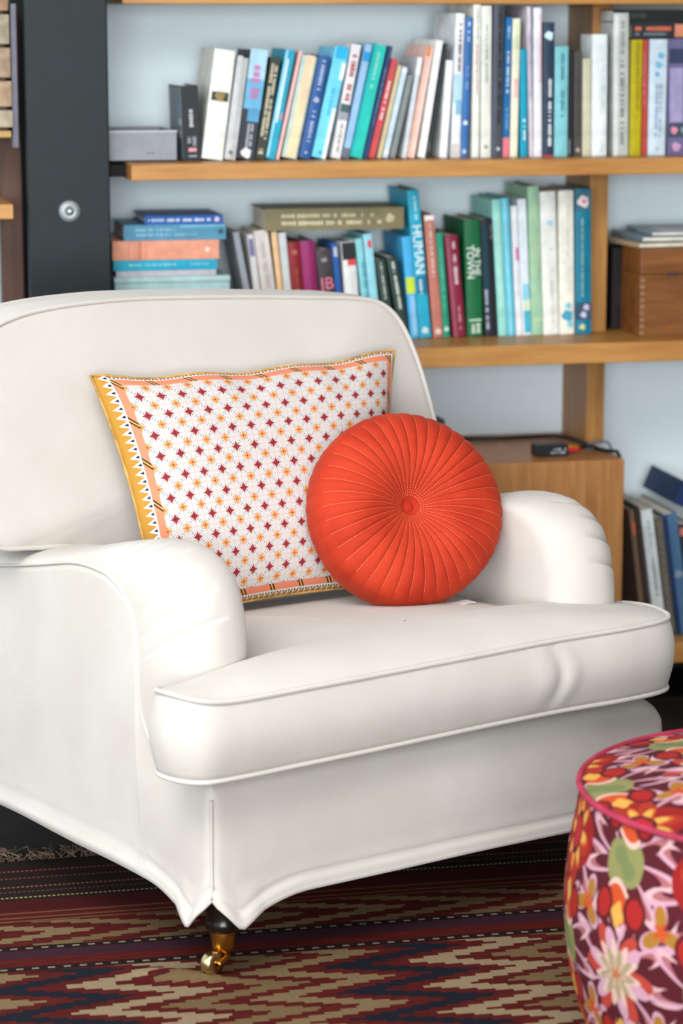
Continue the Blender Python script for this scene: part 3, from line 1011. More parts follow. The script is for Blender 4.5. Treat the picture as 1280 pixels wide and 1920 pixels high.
tall = [
 (768, 788, 752, 445, (70, 176, 232), 'sky blue book with a lime green panel', [('band', .44, .60, (204, 226, 60)), ('band', .03, .42, (150, 200, 238), .3, .8)], .03, 625),
 (786, 808, 762, 358, (30, 168, 200), 'tall turquoise book with big white HUMAN letters', [('text', 'HUMAN', .60, .027, (240, 246, 246), .5, -math.pi / 2), ('marks', .80, .96, (180, 226, 238), .4, .75, 1), ('blob', .05, .28, (206, 222, 232)), ('band', .30, .42, (16, 120, 160), .1, .95), ('marks', .30, .40, (220, 236, 240), .3, .6, 1)], .03, 628),
 (812, 831, 794, 404, (190, 118, 104), 'terracotta book with a white head band', [('band', .955, .995, (232, 228, 224)), ('marks', .50, .93, (236, 212, 204), .35, .65, 1), ('blob', .05, .3, (226, 206, 200))], .05, 632),
 (831, 843, 817, 437, (30, 148, 116), 'slim emerald green book', [('marks', .25, .85, (96, 180, 160), .3, .7, 1), ('blob', .08, .35, (190, 226, 216))], .04, 630),
 (849, 873, 833, 443, (128, 30, 56), 'maroon book with white title letters', [('marks', .52, .72, (228, 208, 214), .42, .78, 1), ('marks', .74, .94, (222, 196, 204), .45, .75, 1), ('marks', .06, .30, (196, 150, 164), .5, .72, 1), ('band', .0, .98, (160, 76, 98), .06, .3)], .06, 630),
 (876, 909, 869, 413, (8, 100, 56), 'thick green book with large white letters', [('text', 'IN THE', .64, .0175, (240, 244, 240), .74, -math.pi / 2), ('text', 'TOWN', .64, .021, (240, 244, 240), .30, -math.pi / 2), ('marks', .03, .12, (206, 224, 206), .2, .85, 2), ('band', .135, .15, (190, 214, 196), .1, .9)], .05, 628),
 (909, 933, 899, 412, (24, 30, 40), 'black-navy book with silver dots down the spine', [('marks', .06, .62, (176, 184, 206), .06, .4, 1), ('marks', .8, .95, (120, 104, 100), .72, .95, 1), ('band', .4, .95, (16, 60, 72), .05, .5)], .04, 627),
 (934, 951, 921, 375, (146, 214, 204), 'mint green book', [('band', .2, .9, (170, 222, 210), .3, .7)], .06, 625),
 (951, 967, 938, 372, (90, 190, 214), 'aqua blue book beside the mint book', [('band', .0, .99, (150, 216, 232), .3, .55)], .08, 625),
 (967, 979, 957, 387, (232, 234, 238), 'slim white book with a magenta mark', [('band', .58, .68, (206, 110, 176), .45, .95), ('marks', .3, .55, (190, 194, 200), .4, .7, 1)], 0, 624),
 (979, 996, 969, 374, (222, 232, 240), 'white book with an aqua lower picture', [('band', .02, .18, (70, 178, 200), .25, .98), ('band', .26, .38, (140, 206, 226), .2, .95), ('band', .18, .26, (206, 222, 196), .25, .98)], 0, 624),
 (996, 1018, 988, 350, (156, 198, 166), 'tall sage green book', [('marks', .40, .9, (196, 206, 160), .4, .65, 1), ('band', .095, .105, (200, 210, 160), .1, .9)], .06, 623),
 (1018, 1047, 1011, 360, (232, 234, 228), 'white book with a pale blue flower bud', [('blob', .78, .2, (160, 204, 222), .6), ('marks', .08, .38, (206, 206, 200), .45, .7, 1), ('blob', .6, .1, (190, 200, 204), .6)], .05, 622),
 (1048, 1076, 1046, 358, (234, 232, 220), 'cream book with a blue watercolour splash at its foot', [('blob', .13, .36, (70, 160, 190), .55), ('blob', .20, .2, (130, 192, 214), .6), ('blob', .07, .2, (130, 196, 214), .7), ('marks', .55, .90, (214, 212, 200), .45, .7, 1)], .05, 621),
 (1078, 1114, 1077, 355, (6, 118, 146), 'teal hardback with rose and blossom pictures', [('band', .85, .985, (64, 110, 130)), ('blob', .915, .34, (238, 230, 232), .5), ('blob', .915, .16, (232, 140, 156), .55), ('band', .10, .22, (52, 84, 104)), ('blob', .185, .18, (206, 186, 222), .66), ('blob', .135, .18, (206, 200, 232), .48), ('marks', .26, .80, (150, 190, 180), .32, .5, 1), ('blob', .05, .18, (206, 206, 150), .4)], .06, 620),
]
fits = fit_row(YM, z2t, [((q[0], 537), (q[2], q[3]), q[1] - q[0], q[3]) for q in mid] + [((q[0], q[8]), (q[2], q[3]), q[1] - q[0], q[3]) for q in tall])
for i, (xa, xb, xt, yt, c, lab, art, bl) in enumerate(mid):
    row_book(YM, z2t, fits[i], c, lab + ', middle shelf', G3, art, .14, bl)
fits[-1][2] = min(fits[-1][2], xu0 - fits[-1][0] - .002)
for i, (xa, xb, xt, yt, c, lab, art, bl, yb) in enumerate(tall):
    row_book(YM, z2t, fits[i + len(mid)], c, lab + ', middle shelf', G4, art, .165, bl)

# ---- wooden box and magazines at the right end of the middle shelf
a = at_y(1199, 620, 5.075)
wb = thing('wooden_box', 'dark stained dovetailed wooden box with a hinged lid on the middle shelf', 'box', (a.x, 5.075, z2t))
bh = at_y(1199, 468, 5.075).z - z2t
box('body', 0, .42, 0, .125, 0, bh * .71, M_WALN, wb, .0015)
box('lid', 0, .42, 0, .125, bh * .715, bh, M_WALN, wb, .0015)
for i in range(9):
    box('dovetail', -.0006, .008, -.0006, .006, bh * (.03 + i * .075), bh * (.03 + i * .075) + bh * .038, plain((150, 112, 84), .5), wb)
box('catch', .055, .078, -.002, .001, bh * .70, bh * .725, plain((70, 62, 74), .4, .4, .05, .5), wb, .0005, 1)
db = thing('dark_block', 'dark block standing behind the wooden box on the middle shelf', 'folder', (at_y(1146, 600, 5.215).x, 5.215, z2t))  # plain dark block filling the gap behind the wooden box
box('cover', 0, .24, 0, .12, 0, bh * .96, plain((26, 22, 22), .6), db, .002)
box('front_strip', .01, .04, -.0006, .001, bh * .3, bh * .5, plain((40, 34, 32), .6), db)
zb_ = z2t + bh + .0008
for i, (dx, dy, w, d, t, c, rz, lab) in enumerate([
        (-.01, .02, .30, .19, .010, (176, 154, 124), .10, 'tan paper folder lying on the wooden box'),
        (.0, .03, .28, .18, .012, (110, 130, 142), .04, 'blue-grey magazine with a white cover picture lying on the tan folder'),
        (.02, .03, .26, .18, .008, (134, 152, 160), -.03, 'thin grey magazine lying topmost on the wooden box')]):
    mg = thing('magazine', lab, 'magazine', (a.x + .012 + dx, 5.075 + dy, zb_), rz, 'papers on the wooden box')
    box('cover', 0, w, 0, d, 0, t, plain(c, .4), mg, .0015)
    box('pages', .001, w - .001, -.0006, d * .5, t * .25, t * .75, M_PAGE, mg)
    if i:
        bm = bmesh.new(); bm_box(bm, w * .1, w * .4, d * .1, d * .6, t - .0002, t + .0004)
        from_bm('cover_picture', bm, plain((206, 216, 226), .4), mg)
    zb_ += t + .0006

# ---- lower shelf books, right of the cabinet
G6 = 'old books leaning on the lower shelf'
YL = 5.06
low = [
 (1197, 1207, 1130, 1178, 957, (112, 88, 70), 'worn brown book with an orange patch nearest the cabinet', [('band', .80, .9, (196, 100, 70), .3, .9)]),
 (1208, 1216, 1130, 1190, 952, (54, 42, 34), 'thin dark brown book', []),
 (1221, 1243, 1130, 1200, 958, (206, 214, 216), 'white book with a grey vertical title', [('marks', .30, .62, (140, 146, 150), .4, .65, 1), ('marks', .72, .92, (176, 182, 186), .4, .7, 1)]),
 (1245, 1260, 1130, 1226, 972, (92, 86, 78), 'mottled grey-brown book', [('marks', .05, .95, (130, 122, 110), .2, .8, 2)]),
 (1263, 1288, 1130, 1243, 966, (70, 104, 140), 'slate blue book with a darker edge', [('band', .0, .99, (16, 44, 92), .02, .25), ('blob', .5, .3, (130, 150, 170), .6)]),
 (1291, 1312, 1130, 1272, 985, (44, 44, 50), 'charcoal book with a red and white label', [('band', .90, .97, (206, 110, 100), .0, .9)]),
]
fits = fit_row(YL, z3t, [((q[0], q[2]), (q[3], q[4]), q[1] - q[0], q[4]) for q in low])
for i, (xa, xb, yb, xt, yt, c, lab, art) in enumerate(low):
    row_book(YL, z3t, fits[i], c, lab + ', lower shelf', G6, art, .22, 0.0)
# navy album lying tilted on the row
b = thing('photo_album', 'large navy blue album lying tilted on top of the lower shelf books', 'book', (0, 0, 0))
a = at_y(1238, 948, 5.10)
b.location = (a.x + .028, 5.10, a.z + .004)
b.rotation_euler = (0, math.radians(24), 0)
build_book(b, .185, .2, .050, plain((22, 48, 92), .5), .004, .004)

# ---- cables and connector box on the cabinet
M_CABLE = plain((14, 15, 18), .5, .4, .1)
M_CORD = plain((92, 106, 116), .5, .4, .1)


def on_cab(x, y, dz=0.0):
    p = at_z(x, y, zct + dz); return p


pts = [on_cab(*p, .0052) for p in ((840, 826), (880, 823), (940, 822), (1000, 819), (1045, 818), (1080, 825), (1110, 838), (1140, 846))]
pe = pts[-1]
xe = xcab + .010
pts += [Vector((xe - .016, pe.y - .01, zct + .0075)), Vector((xe - .004, pe.y - .011, zct + .003)), Vector((xe, pe.y - .012, zct - .02)), Vector((xe + .004, pe.y - .01, zct - .12)), Vector((xe + .008, pe.y, z3t + .20))]
tag(tube('power_cable', catmull(pts, 60, False), .0042, M_CABLE), 'thick black cable running along the cabinet top and down its side', 'cable')
yc_ = on_cab(1125, 842).y
pts = [on_cab(1085, 838, .003), on_cab(1112, 842, .003), Vector((xcab - .035, yc_, zct + .010)), Vector((xcab - .008, yc_, zct + .016)), Vector((xcab + .012, yc_, zct + .006)), Vector((xcab + .024, yc_ + .01, zct - .05)), Vector((xcab + .040, yc_ + .02, zct - .10)), Vector((xcab + .046, yc_ + .03, z3t + .28))]
tag(tube('thin_cord', catmull(pts, 50, False), .0022, M_CORD), 'thin grey cord looping over the cabinet edge', 'cable')
p = on_cab(1005, 858); q = on_cab(1064, 855)
cb = thing('connector_box', 'small black connector box with white print on the cabinet', 'adapter', (p.x, p.y, zct), 0)
w = q.x - p.x
ch = .024
box('body', 0, w, 0, .042, 0.0005, ch, plain((22, 26, 32), .4, .4), cb, .003)
marks('lettering', cb, w * .45, ch * .55, plain((170, 176, 184), .5), w * .46, ch * .22, -.0004, False, 2, 3)
for i, (c, dy) in enumerate((((206, 172, 30), .030), ((200, 34, 40), .012))):
    pl = lathe('plug', [(.0045, 0), (.0048, .004), (.0048, .016), (.0032, .022), (.0030, .030)], plain(c, .4, .4), cb, 14, (w - .001 - i * .0, dy, ch * .5), 'x')
    st = Vector((w + .028, dy, ch * .5))
    en = Vector((w + .075, .055, .006))
    tube('lead', catmull([st, st.lerp(en, .5) + Vector((0, 0, .004)), en], 14, False), .0020, M_CABLE, pl)
p = at_y(834, 800, 5.20)
pf = thing('small_frame', 'small dark framed box standing on the cabinet behind the armchair', 'frame', (p.x - .10, 5.20, zct), 0)
box('body', 0, .10, 0, .05, 0, .058, plain((50, 58, 60), .5), pf, .002)
box('front', .006, .094, -.002, .001, .006, .050, plain((150, 158, 160), .5), pf, .0008, 1)

# ---- shelving on the far side of the column
ls = thing('side_shelving', 'brown shelving with an oak board beyond the steel column', 'shelving', (0, 0, 0))
xe = at_y(25, 390, Y_SH).x
zt_ = at_y(15, 383, Y_SH).z; zb_ = at_y(15, 411, Y_SH).z
box('shelf_board', xe - .8, xe, Y_SH, Y_WALL, zb_, zt_, M_OAK, ls, .0015)
xp0 = at_y(4, 470, 5.2).x; xp1 = at_y(44, 470, 5.2).x
box('panel', xp0, xp1, 5.2, 5.25, 0, z0b, M_BROWN, ls, .002)
zs_ = at_y(10, 258, 5.05).z
box('shelf_board', xe - .8, xe + .004, 5.05, Y_WALL, zs_, zs_ + .012, plain((176, 144, 92), .6), ls, .001)
box('bracket', xe + .010, xe + .020, 5.08, 5.12, zs_ - .02, z0b, plain((86, 84, 96), .4, .5, .05, .5), ls)
z_ = zs_ + .0125
for i, (ya, yb, c) in enumerate(((214, 246, (172, 158, 138)), (164, 212, (168, 142, 116)), (104, 160, (160, 138, 114)), (44, 100, (158, 146, 126)), (-10, 38, (160, 128, 100)))):
    t = at_y(10, ya, 5.06).z - at_y(10, yb, 5.06).z
    xr = at_y(20 + (4 - i) * 1.0, 200, 5.06).x
    nm = ['greyish', 'light brown', 'pale tan', 'sandy', 'warm brown'][i]
    wb_ = thing('wooden_block', '%s wooden block in the stack beyond the steel column' % nm, 'block', (xr - .28, 5.06, z_), 0, 'stacked wooden blocks')
    box('block', 0, .28, 0, .13, .006, .006 + t, plain(c, .7, .2, .12), wb_, .002)
    box('spacer', .01, .27, .006, .12, 0, .006, plain((70, 50, 40), .7), wb_)
    z_ += t + .0065

# ------------------------------------------------------------------ rug
M_KILIM = mat_kilim()
wn = smoothnoise(3)
castor_xy = at_z(385, 1840, 0)


def rug_z(x, y):
    z = .006 + .0016 * wn(x * 9, y * 9)
    # ruck pushed up beside the castor
    dx, dy = x - (castor_xy.x - .035), y - (castor_xy.y + .015)
    a = dx * .45 + dy * .9; b = -dx * .9 + dy * .45
    z += .011 * math.exp(-(a / .016) ** 2 - (b / .075) ** 2)
    return max(z, .003)


rx0, rx1, ry0, ry1 = -1.0, 2.05, 2.2, 4.285
rug = None
nx, ny = 260, 190
verts, uv, faces = [], [], []
for j in range(ny + 1):
    for i in range(nx + 1):
        x = rx0 + (rx1 - rx0) * i / nx; y = ry0 + (ry1 - ry0) * j / ny
        verts.append((x, y, rug_z(x, y)))
        uv.append((x + .006 * wn(x * 5, y * 3), y + .010 * wn(x * 4 + 2, y * 1.5) + .008 * wn(x * 9, 1)))
for j in range(ny):
    for i in range(nx):
        k = j * (nx + 1) + i
        faces.append((k, k + 1, k + nx + 2, k + nx + 1))
nb = len(verts)
edge = [i for i in range(nx + 1)] + [j * (nx + 1) + nx for j in range(1, ny + 1)] + [ny * (nx + 1) + i for i in range(nx - 1, -1, -1)] + [j * (nx + 1) for j in range(ny - 1, 0, -1)]
for e in edge:
    v = verts[e]; verts.append((v[0], v[1], .0005)); uv.append(uv[e])
ne = len(edge)
for i in range(ne):
    faces.append((edge[(i + 1) % ne], edge[i], nb + i, nb + (i + 1) % ne))
rug = thing('kilim_rug', 'dark red flatwoven kilim rug with cream and navy zigzags under the armchair', 'rug', (0, 0, 0))
link('woven_field', verts, faces, M_KILIM, rug, uv)
# knotted fringe along the far edge
bm_v, bm_f = [], []
r = random.Random(11)
x = rx0
while x < rx1:
    for _ in range(2):
        L = r.uniform(.03, .085); a = r.uniform(-.7, .7)
        px, py, pz = x + r.uniform(-.004, .004), ry1 - .004, .005
        k0 = len(bm_v)
        wdt = .0011
        for s in range(5):
            t = s / 4
            zz_ = .004 + .012 * math.sin(t * 3.0) * r.uniform(.2, 1)
            xx = px + math.sin(a) * L * t + .006 * math.sin(t * 6 + a * 9)
            yy = py + math.cos(a) * L * t
            bm_v += [(xx - wdt, yy, zz_), (xx + wdt, yy, zz_), (xx, yy, zz_ + wdt * 1.6)]
        for s in range(4):
            q = k0 + s * 3
            bm_f += [(q, q + 1, q + 4, q + 3), (q + 1, q + 2, q + 5, q + 4), (q + 2, q, q + 3, q + 5)]
    x += .006
fr = link('fringe', bm_v, bm_f, plain((116, 98, 84), .9, .1, .2), rug)
fr['kind'] = 'stuff'

# ------------------------------------------------------------------ armchair
CH_ROT = math.radians(22.5)
chair = thing('armchair', 'cream slipcovered armchair with pleated arms and brass castors on the kilim rug', 'armchair', (.60, 3.635, 0), CH_ROT)
W = .87          # width of the base
D = .86          # depth of the base

# outer panel seam of the arm, in (depth, height)
SEAM = [(.0, .289), (.06, .296), (.116, .304), (.150, .325), (.176, .351), (.192, .385), (.197, .43), (.200, .48), (.212, .520), (.233, .545), (.265, .562), (.303, .571), (.385, .570), (.50, .548), (.632, .524), (.75, .512), (D, .505)]
MID = [(.086, .30), (.084, .34), (.083, .40), (.083, .46), (.086, .51), (.098, .552), (.122, .585), (.16, .606), (.21, .617), (.28, .615), (.36, .598), (.50, .567), (.65, .550), (.75, .546), (D, .54)]
NS = 520
seam_full = catmull([(0, v, w) for v, w in SEAM], 200, False)
i0 = min(range(len(seam_full)), key=lambda i: abs(seam_full[i].y - .116))
seam_arm = catmull([(0, v, w) for v, w in SEAM[2:]], NS, False)
mid_arm = catmull([(0, v, w) for v, w in MID], NS, False)
nz1 = smoothnoise(21)
nz2 = smoothnoise(22)

HEM_TIP = .044


def hem(d):
    """hem height at distance d from the nearest front corner"""
    if d < HEM_TIP:
        return .134 + (.088 - .134) * (d / HEM_TIP)
    if d < .17:
        t = (d - HEM_TIP) / (.17 - HEM_TIP)
        return .088 + (.124 - .088) * (1 - (1 - t) ** 2)
    return .124


# slipcover body: a closed perimeter carried up to the arm seams at the sides and rolled onto the deck in front
peri = []          # (u, v, top height, nu, nv, distance to front corner, is_front)
side = seam_full
for p in reversed(side):          # left side, back to front
    peri.append((0.0, p.y, p.z, -1.0, 0.0, p.y, 0.0))
nf = 110
for i in range(1, nf):
    u = W * i / nf
    d = min(u, W - u)
    rr = .055
    topw = .287
    if W - u < rr:
        topw = .287 - (rr - math.sqrt(max(rr * rr - (rr - (W - u)) ** 2, 0))) * .8
    peri.append((u, 0.0, topw, 0.0, -1.0, d, 1.0))
for p in side:
    peri.append((W, p.y, p.z - .042 * max(0, 1 - p.y / .10) ** 2, 1.0, 0.0, p.y, 0.0))
nbk = 40
for i in range(1, nbk):
    peri.append((W - W * i / nbk, D, .52, 0.0, 1.0, .5, 0.0))
NP = len(peri)
# soften the two front corners
RC = .018
rows = []
NR = 34
verts, faces = [], []


def around(u, v, nu, nv, isf):
    """position and outward direction on the perimeter with rounded front corners"""
    if v < RC and (isf or abs(nu) > 0):
        left = u < W / 2
        if isf and RC <= u <= W - RC:
            return u, v, 0.0, -1.0
        dd = (min(u, W - u) if isf else v) / RC
        ph = math.radians(45 - 45 * dd) if isf else math.radians(45 + 45 * dd)
        x, y = RC - RC * math.sin(ph), RC - RC * math.cos(ph)
        return (x, y, -math.sin(ph), -math.cos(ph)) if left else (W - x, y, math.sin(ph), -math.cos(ph))
    return u, v, nu, nv


for (u, v, top, nu, nv, d, isf) in peri:
    hb = hem(d) if v < D - .001 or isf else .124
    hb += .003 * nz1(u * 20, v * 20)
    pu, pv, ou, ov = around(u, v, nu, nv, isf)
    col_ = []
    near = isf or (v < .116 and abs(nu) > 0)
    for k in range(5):           # roll-over rows, from the deck outwards
        t = k / 5
        if near:
            an_ = t * math.pi / 2
            ins = .034 * (1 - math.sin(an_))
            up = .026 * math.cos(an_)
            if not isf:
                f = min(1.0, (.116 - v) / .05)
                up *= max(f, .25)
            col_.append((min(max(pu, ins), W - ins), max(pv, ins), top + up))
        else:
            col_.append((u - nu * .02 * (1 - t), v - nv * .02 * (1 - t), top - .012 * (1 - t)))
    for k in range(NR + 1):
        t = k / NR
        w = top + (hb - top) * t
        hh = w - hb
        # gentle fill, a flare at the hem and the stitched fold above it
        lim = min(1, d / .05 + .1)
        out = (.007 * math.sin(math.pi * min(t * 1.05, 1)) + .0045 * nz1(u * 7 + v * 5, w * 9)) * lim
        out += .010 * max(0, 1 - hh / .06) ** 2 * min(1, d / .04 + .35)
        out += -.0032 * math.exp(-((hh - .024) / .004) ** 2) + .0020 * math.exp(-((hh - .014) / .007) ** 2)
        out += .0025 * nz1(u * 30 + v * 26, w * 4) * max(0, 1 - hh / .05)
        if d < .13:
            out += .010 * math.sin(math.pi * min(1, d / .09 + .02)) * max(0, 1 - hh / .06)
        col_.append((pu + ou * out, pv + ov * out, w))
    rows.append(col_)
NC = len(rows[0])
for r_ in rows:
    verts += r_
for i in range(NP):
    i2 = (i + 1) % NP
    for k in range(NC - 1):
        faces.append((i * NC + k, i * NC + k + 1, i2 * NC + k + 1, i2 * NC + k))
body = link('slipcover_body', verts, faces, M_FAB, chair)
sm = body.modifiers.new('cloth_thickness', 'SOLIDIFY'); sm.thickness = .003; sm.offset = -1
# deck under the cushion
box('deck', .03, W - .03, .03, D - .03, .24, .316, M_FAB, chair, .02)
# corner seam piping down the front corners
for uu, s in ((0.0, -1), (W, 1)):
    tube('corner_seam', [(uu - s * .0045, .0045, (.286 if s < 0 else .238) - (.150 if s < 0 else .102) * i / 20) for i in range(21)], .0030, M_FAB, body)


def pleat(t, th):
    """depth of the gathered pleats on the arm front; t along the profile, th around the roll"""
    out = 0.0
    for k, tk in enumerate(PLEATS):
        q = th / (math.pi / 2)
        d = t - tk - (.022 + .011 * min(k, 4)) * q * (1.25 - .25 * q)
        w_ = .0034
        if d >= 0:
            g = math.exp(-(d / (w_ * 2.6)) ** 1.2)
        else:
            g = math.exp(-(d / (w_ * .7)) ** 2)
        fade = max(0.0, 1 - (th / (math.pi * .56 + .14 * math.sin(k * 2.1 + 1))) ** 3)
        out += g * fade * (.0135 if k else .010)
    return out


PLEATS = [.195, .226, .256, .288, .320, .350, .378]


def make_arm(flip):
    NT = 44
    verts, faces = [], []
    AW = .145
    for i in range(NS):
        S = seam_arm[i]; Mi = mid_arm[i]
        t = i / (NS - 1)
        nrm = Vector((0, Mi.y - S.y, Mi.z - S.z))
        if nrm.length > 0:
            nrm.normalize()
        I = S.lerp(Mi, .50)
        for k in range(NT + 1):
            th = math.pi * k / NT
            u = AW / 2 - AW / 2 * math.cos(th)
            base = S if th < math.pi / 2 else I
            p = base.lerp(Mi, math.sin(th) ** .85)
            dsp = -pleat(t, th) * (1 if True else 0) + .0018 * nz2(t * 22, u * 60)
            p = Vector((u, p.y, p.z)) + nrm * dsp
            verts.append((W - p.x if flip else p.x, p.y, p.z))
    n1 = NT + 1
    for i in range(NS - 1):
        for k in range(NT):
            f = (i * n1 + k, i * n1 + k + 1, (i + 1) * n1 + k + 1, (i + 1) * n1 + k)
            faces.append(f if not flip else f[::-1])
    # inner panel, straight down to the deck
    base = len(verts)
    for i in range(NS):
        x, y, z = verts[i * n1 + NT]
        verts.append((x + (-.012 if flip else .012) * 0, max(y, .12), .30))
    for i in range(NS - 1):
        f = (i * n1 + NT, base + i, base + i + 1, (i + 1) * n1 + NT)
        faces.append(f if not flip else f[::-1])
    a = link('arm', verts, faces, M_FAB, chair)
    pts = [(W - p.x + .0005 if flip else p.x - .0005, p.y, p.z) for p in seam_arm]
    tube('seam_piping', pts, .0028, M_FAB, a, sides=6)
    return a


make_arm(False)
make_arm(True)


def cushion(name, outline, place, thick, crown_a, crown_b, bulge, parent, mat, center, n=260, noise=None, edge_lift=None, rim=5, welt=.0042, wrinkle=None):
    """box cushion from a closed outline (a, b); place(a, b, h) maps it into the chair; h runs 0 (far face) .. thick (near face)"""
    P = [(p.x, p.y) for p in catmull([(x, y, 0) for x, y in outline], n)]
    cx, cy = center
    verts, faces = [], []
    loops = []
    levels = [.04, .12, .22, .34, .46, .58, .69, .79, .87, .93, .97, 1.0]

    def lift(a, b):
        return edge_lift(a, b) if edge_lift else 0.0

    nrm = []
    for i in range(n):
        x0, y0 = P[i - 1]; x1, y1 = P[(i + 1) % n]
        tx, ty_ = x1 - x0, y1 - y0
        l = math.hypot(tx, ty_) or 1
        nrm.append((ty_ / l, -tx / l))
    area_ = sum(P[i][0] * P[(i + 1) % n][1] - P[(i + 1) % n][0] * P[i][1] for i in range(n))
    if area_ < 0:
        nrm = [(-a, -b) for a, b in nrm]

    def add(loop):
        k = len(verts)
        verts.extend(loop)
        loops.append(list(range(k, k + n)))

    for s in levels:
        lp = []
        for i in range(n):
            a = cx + (P[i][0] - cx) * s; b = cy + (P[i][1] - cy) * s
            h = thick + crown_a * (1 - s ** 3.2) + lift(a, b)
            if noise:
                h += noise(a, b) * (1 - s ** 4)
            lp.append(place(a, b, h))
        add(lp)
    top_edge = [Vector(verts[q]) for q in loops[-1]]
    for k in range(1, rim * 2):
        t = k / (rim * 2)
        lp = []
        for i in range(n):
            o = bulge * math.sin(math.pi * t)
            a = P[i][0] + nrm[i][0] * o; b = P[i][1] + nrm[i][1] * o
            if wrinkle:
                o2 = wrinkle(P[i][0], P[i][1], t)
                a += nrm[i][0] * o2; b += nrm[i][1] * o2
            lp.append(place(a, b, thick * (1 - t) + lift(a, b) * (1 - t)))
        add(lp)
    for s in reversed(levels):
        lp = []
        for i in range(n):
            a = cx + (P[i][0] - cx) * s; b = cy + (P[i][1] - cy) * s
            lp.append(place(a, b, -crown_b * (1 - s ** 3)))
        add(lp)
        if s == 1.0:
            bot_edge = [Vector(verts[q]) for q in loops[-1]]
    for a, b in zip(loops[:-1], loops[1:]):
        for i in range(n):
            i2 = (i + 1) % n
            faces.append((a[i], b[i], b[i2], a[i2]))
    faces.append(tuple(loops[0]))
    faces.append(tuple(reversed(loops[-1])))
    o = link(name, verts, faces, mat, parent)
    bm = bmesh.new(); bm.from_mesh(o.data); bmesh.ops.recalc_face_normals(bm, faces=bm.faces); bm.to_mesh(o.data); bm.free()
    tube('piping', top_edge, welt, mat, o, True, 8)
    tube('piping', bot_edge, welt, mat, o, True, 8)
    return o


# seat cushion: a T shape wrapping the arm fronts
seat_outline = [(.883, .128), (.893, .085), (.882, .035), (.845, -.022), (.76, -.036), (.62, -.030), (.50, -.032), (.38, -.038), (.25, -.045), (.12, -.050), (.02, -.054),
                (-.040, -.048), (-.066, -.012), (-.066, .030), (-.045, .058), (.03, .078), (.10, .086), (.135, .105), (.148, .17), (.150, .35), (.152, .58), (.20, .60), (.67, .60), (.722, .58), (.724, .35), (.726, .17), (.745, .120), (.80, .112), (.85, .128)]
sn = smoothnoise(5)


def seat_place(a, b, h):
    return Vector((a, b, .332 + h - .055 * max(b, 0) - .000))


def seat_wr(a, b, t):
    if b > 0.0:
        return 0.0
    w_ = 0.0
    # a soft vertical drag line right of the middle of the front
    c = .585 + .03 * math.sin(t * 3.0 + .2)
    w_ -= .0045 * math.exp(-((a - c) / .007) ** 2) * math.sin(math.pi * min(1, t * 1.1)) ** .5
    w_ += .0035 * math.exp(-((a - c - .022) / .014) ** 2) * math.sin(math.pi * t)
    w_ += .003 * math.exp(-((a - c + .03) / .02) ** 2) * math.sin(math.pi * t)
    w_ += .0022 * sn(a * 18, t * 5)
    return w_


cushion('seat_cushion', seat_outline, seat_place, .112, .030, .0, .012, chair, M_FAB, (.43, .14), 420,
        noise=lambda a, b: .003 * sn(a * 12, b * 14), edge_lift=lambda a, b: .012 * math.exp(-((a + .07) / .05) ** 2 - ((b - .0) / .08) ** 2) + .010 * max(0, a - .45), wrinkle=seat_wr)

# back: leaning panel with ears above the arms
back_outline = [(.838, .60), (.836, .672), (.828, .74), (.814, .810), (.793, .866), (.762, .897), (.715, .908), (.63, .914), (.50, .922), (.38, .928), (.28, .932), (.20, .932), (.12, .929), (.05, .921), (-.005, .905), (-.042, .875), (-.062, .825), (-.070, .75), (-.070, .62), (-.052, .575), (.02, .563), (.10, .553), (.135, .52), (.137, .42), (.16, .37), (.30, .36), (.57, .36), (.71, .37), (.735, .42), (.738, .52), (.75, .560), (.79, .568), (.828, .578)]
bn = smoothnoise(9)


def back_place(a, b, h):
    # h grows towards the sitter
    lean = .24
    v = .705 - h + (b - .66) * lean
    # the sides come forward a little
    return Vector((a, v + .02 - .045 * ((a - .43) / .45) ** 2, b))


cushion('back', back_outline, back_place, .112, .034, .02, .006, chair, M_FAB, (.43, .68), 320,
        noise=lambda a, b: .006 * bn(a * 9, b * 8) + .002 * bn(a * 30, b * 22))

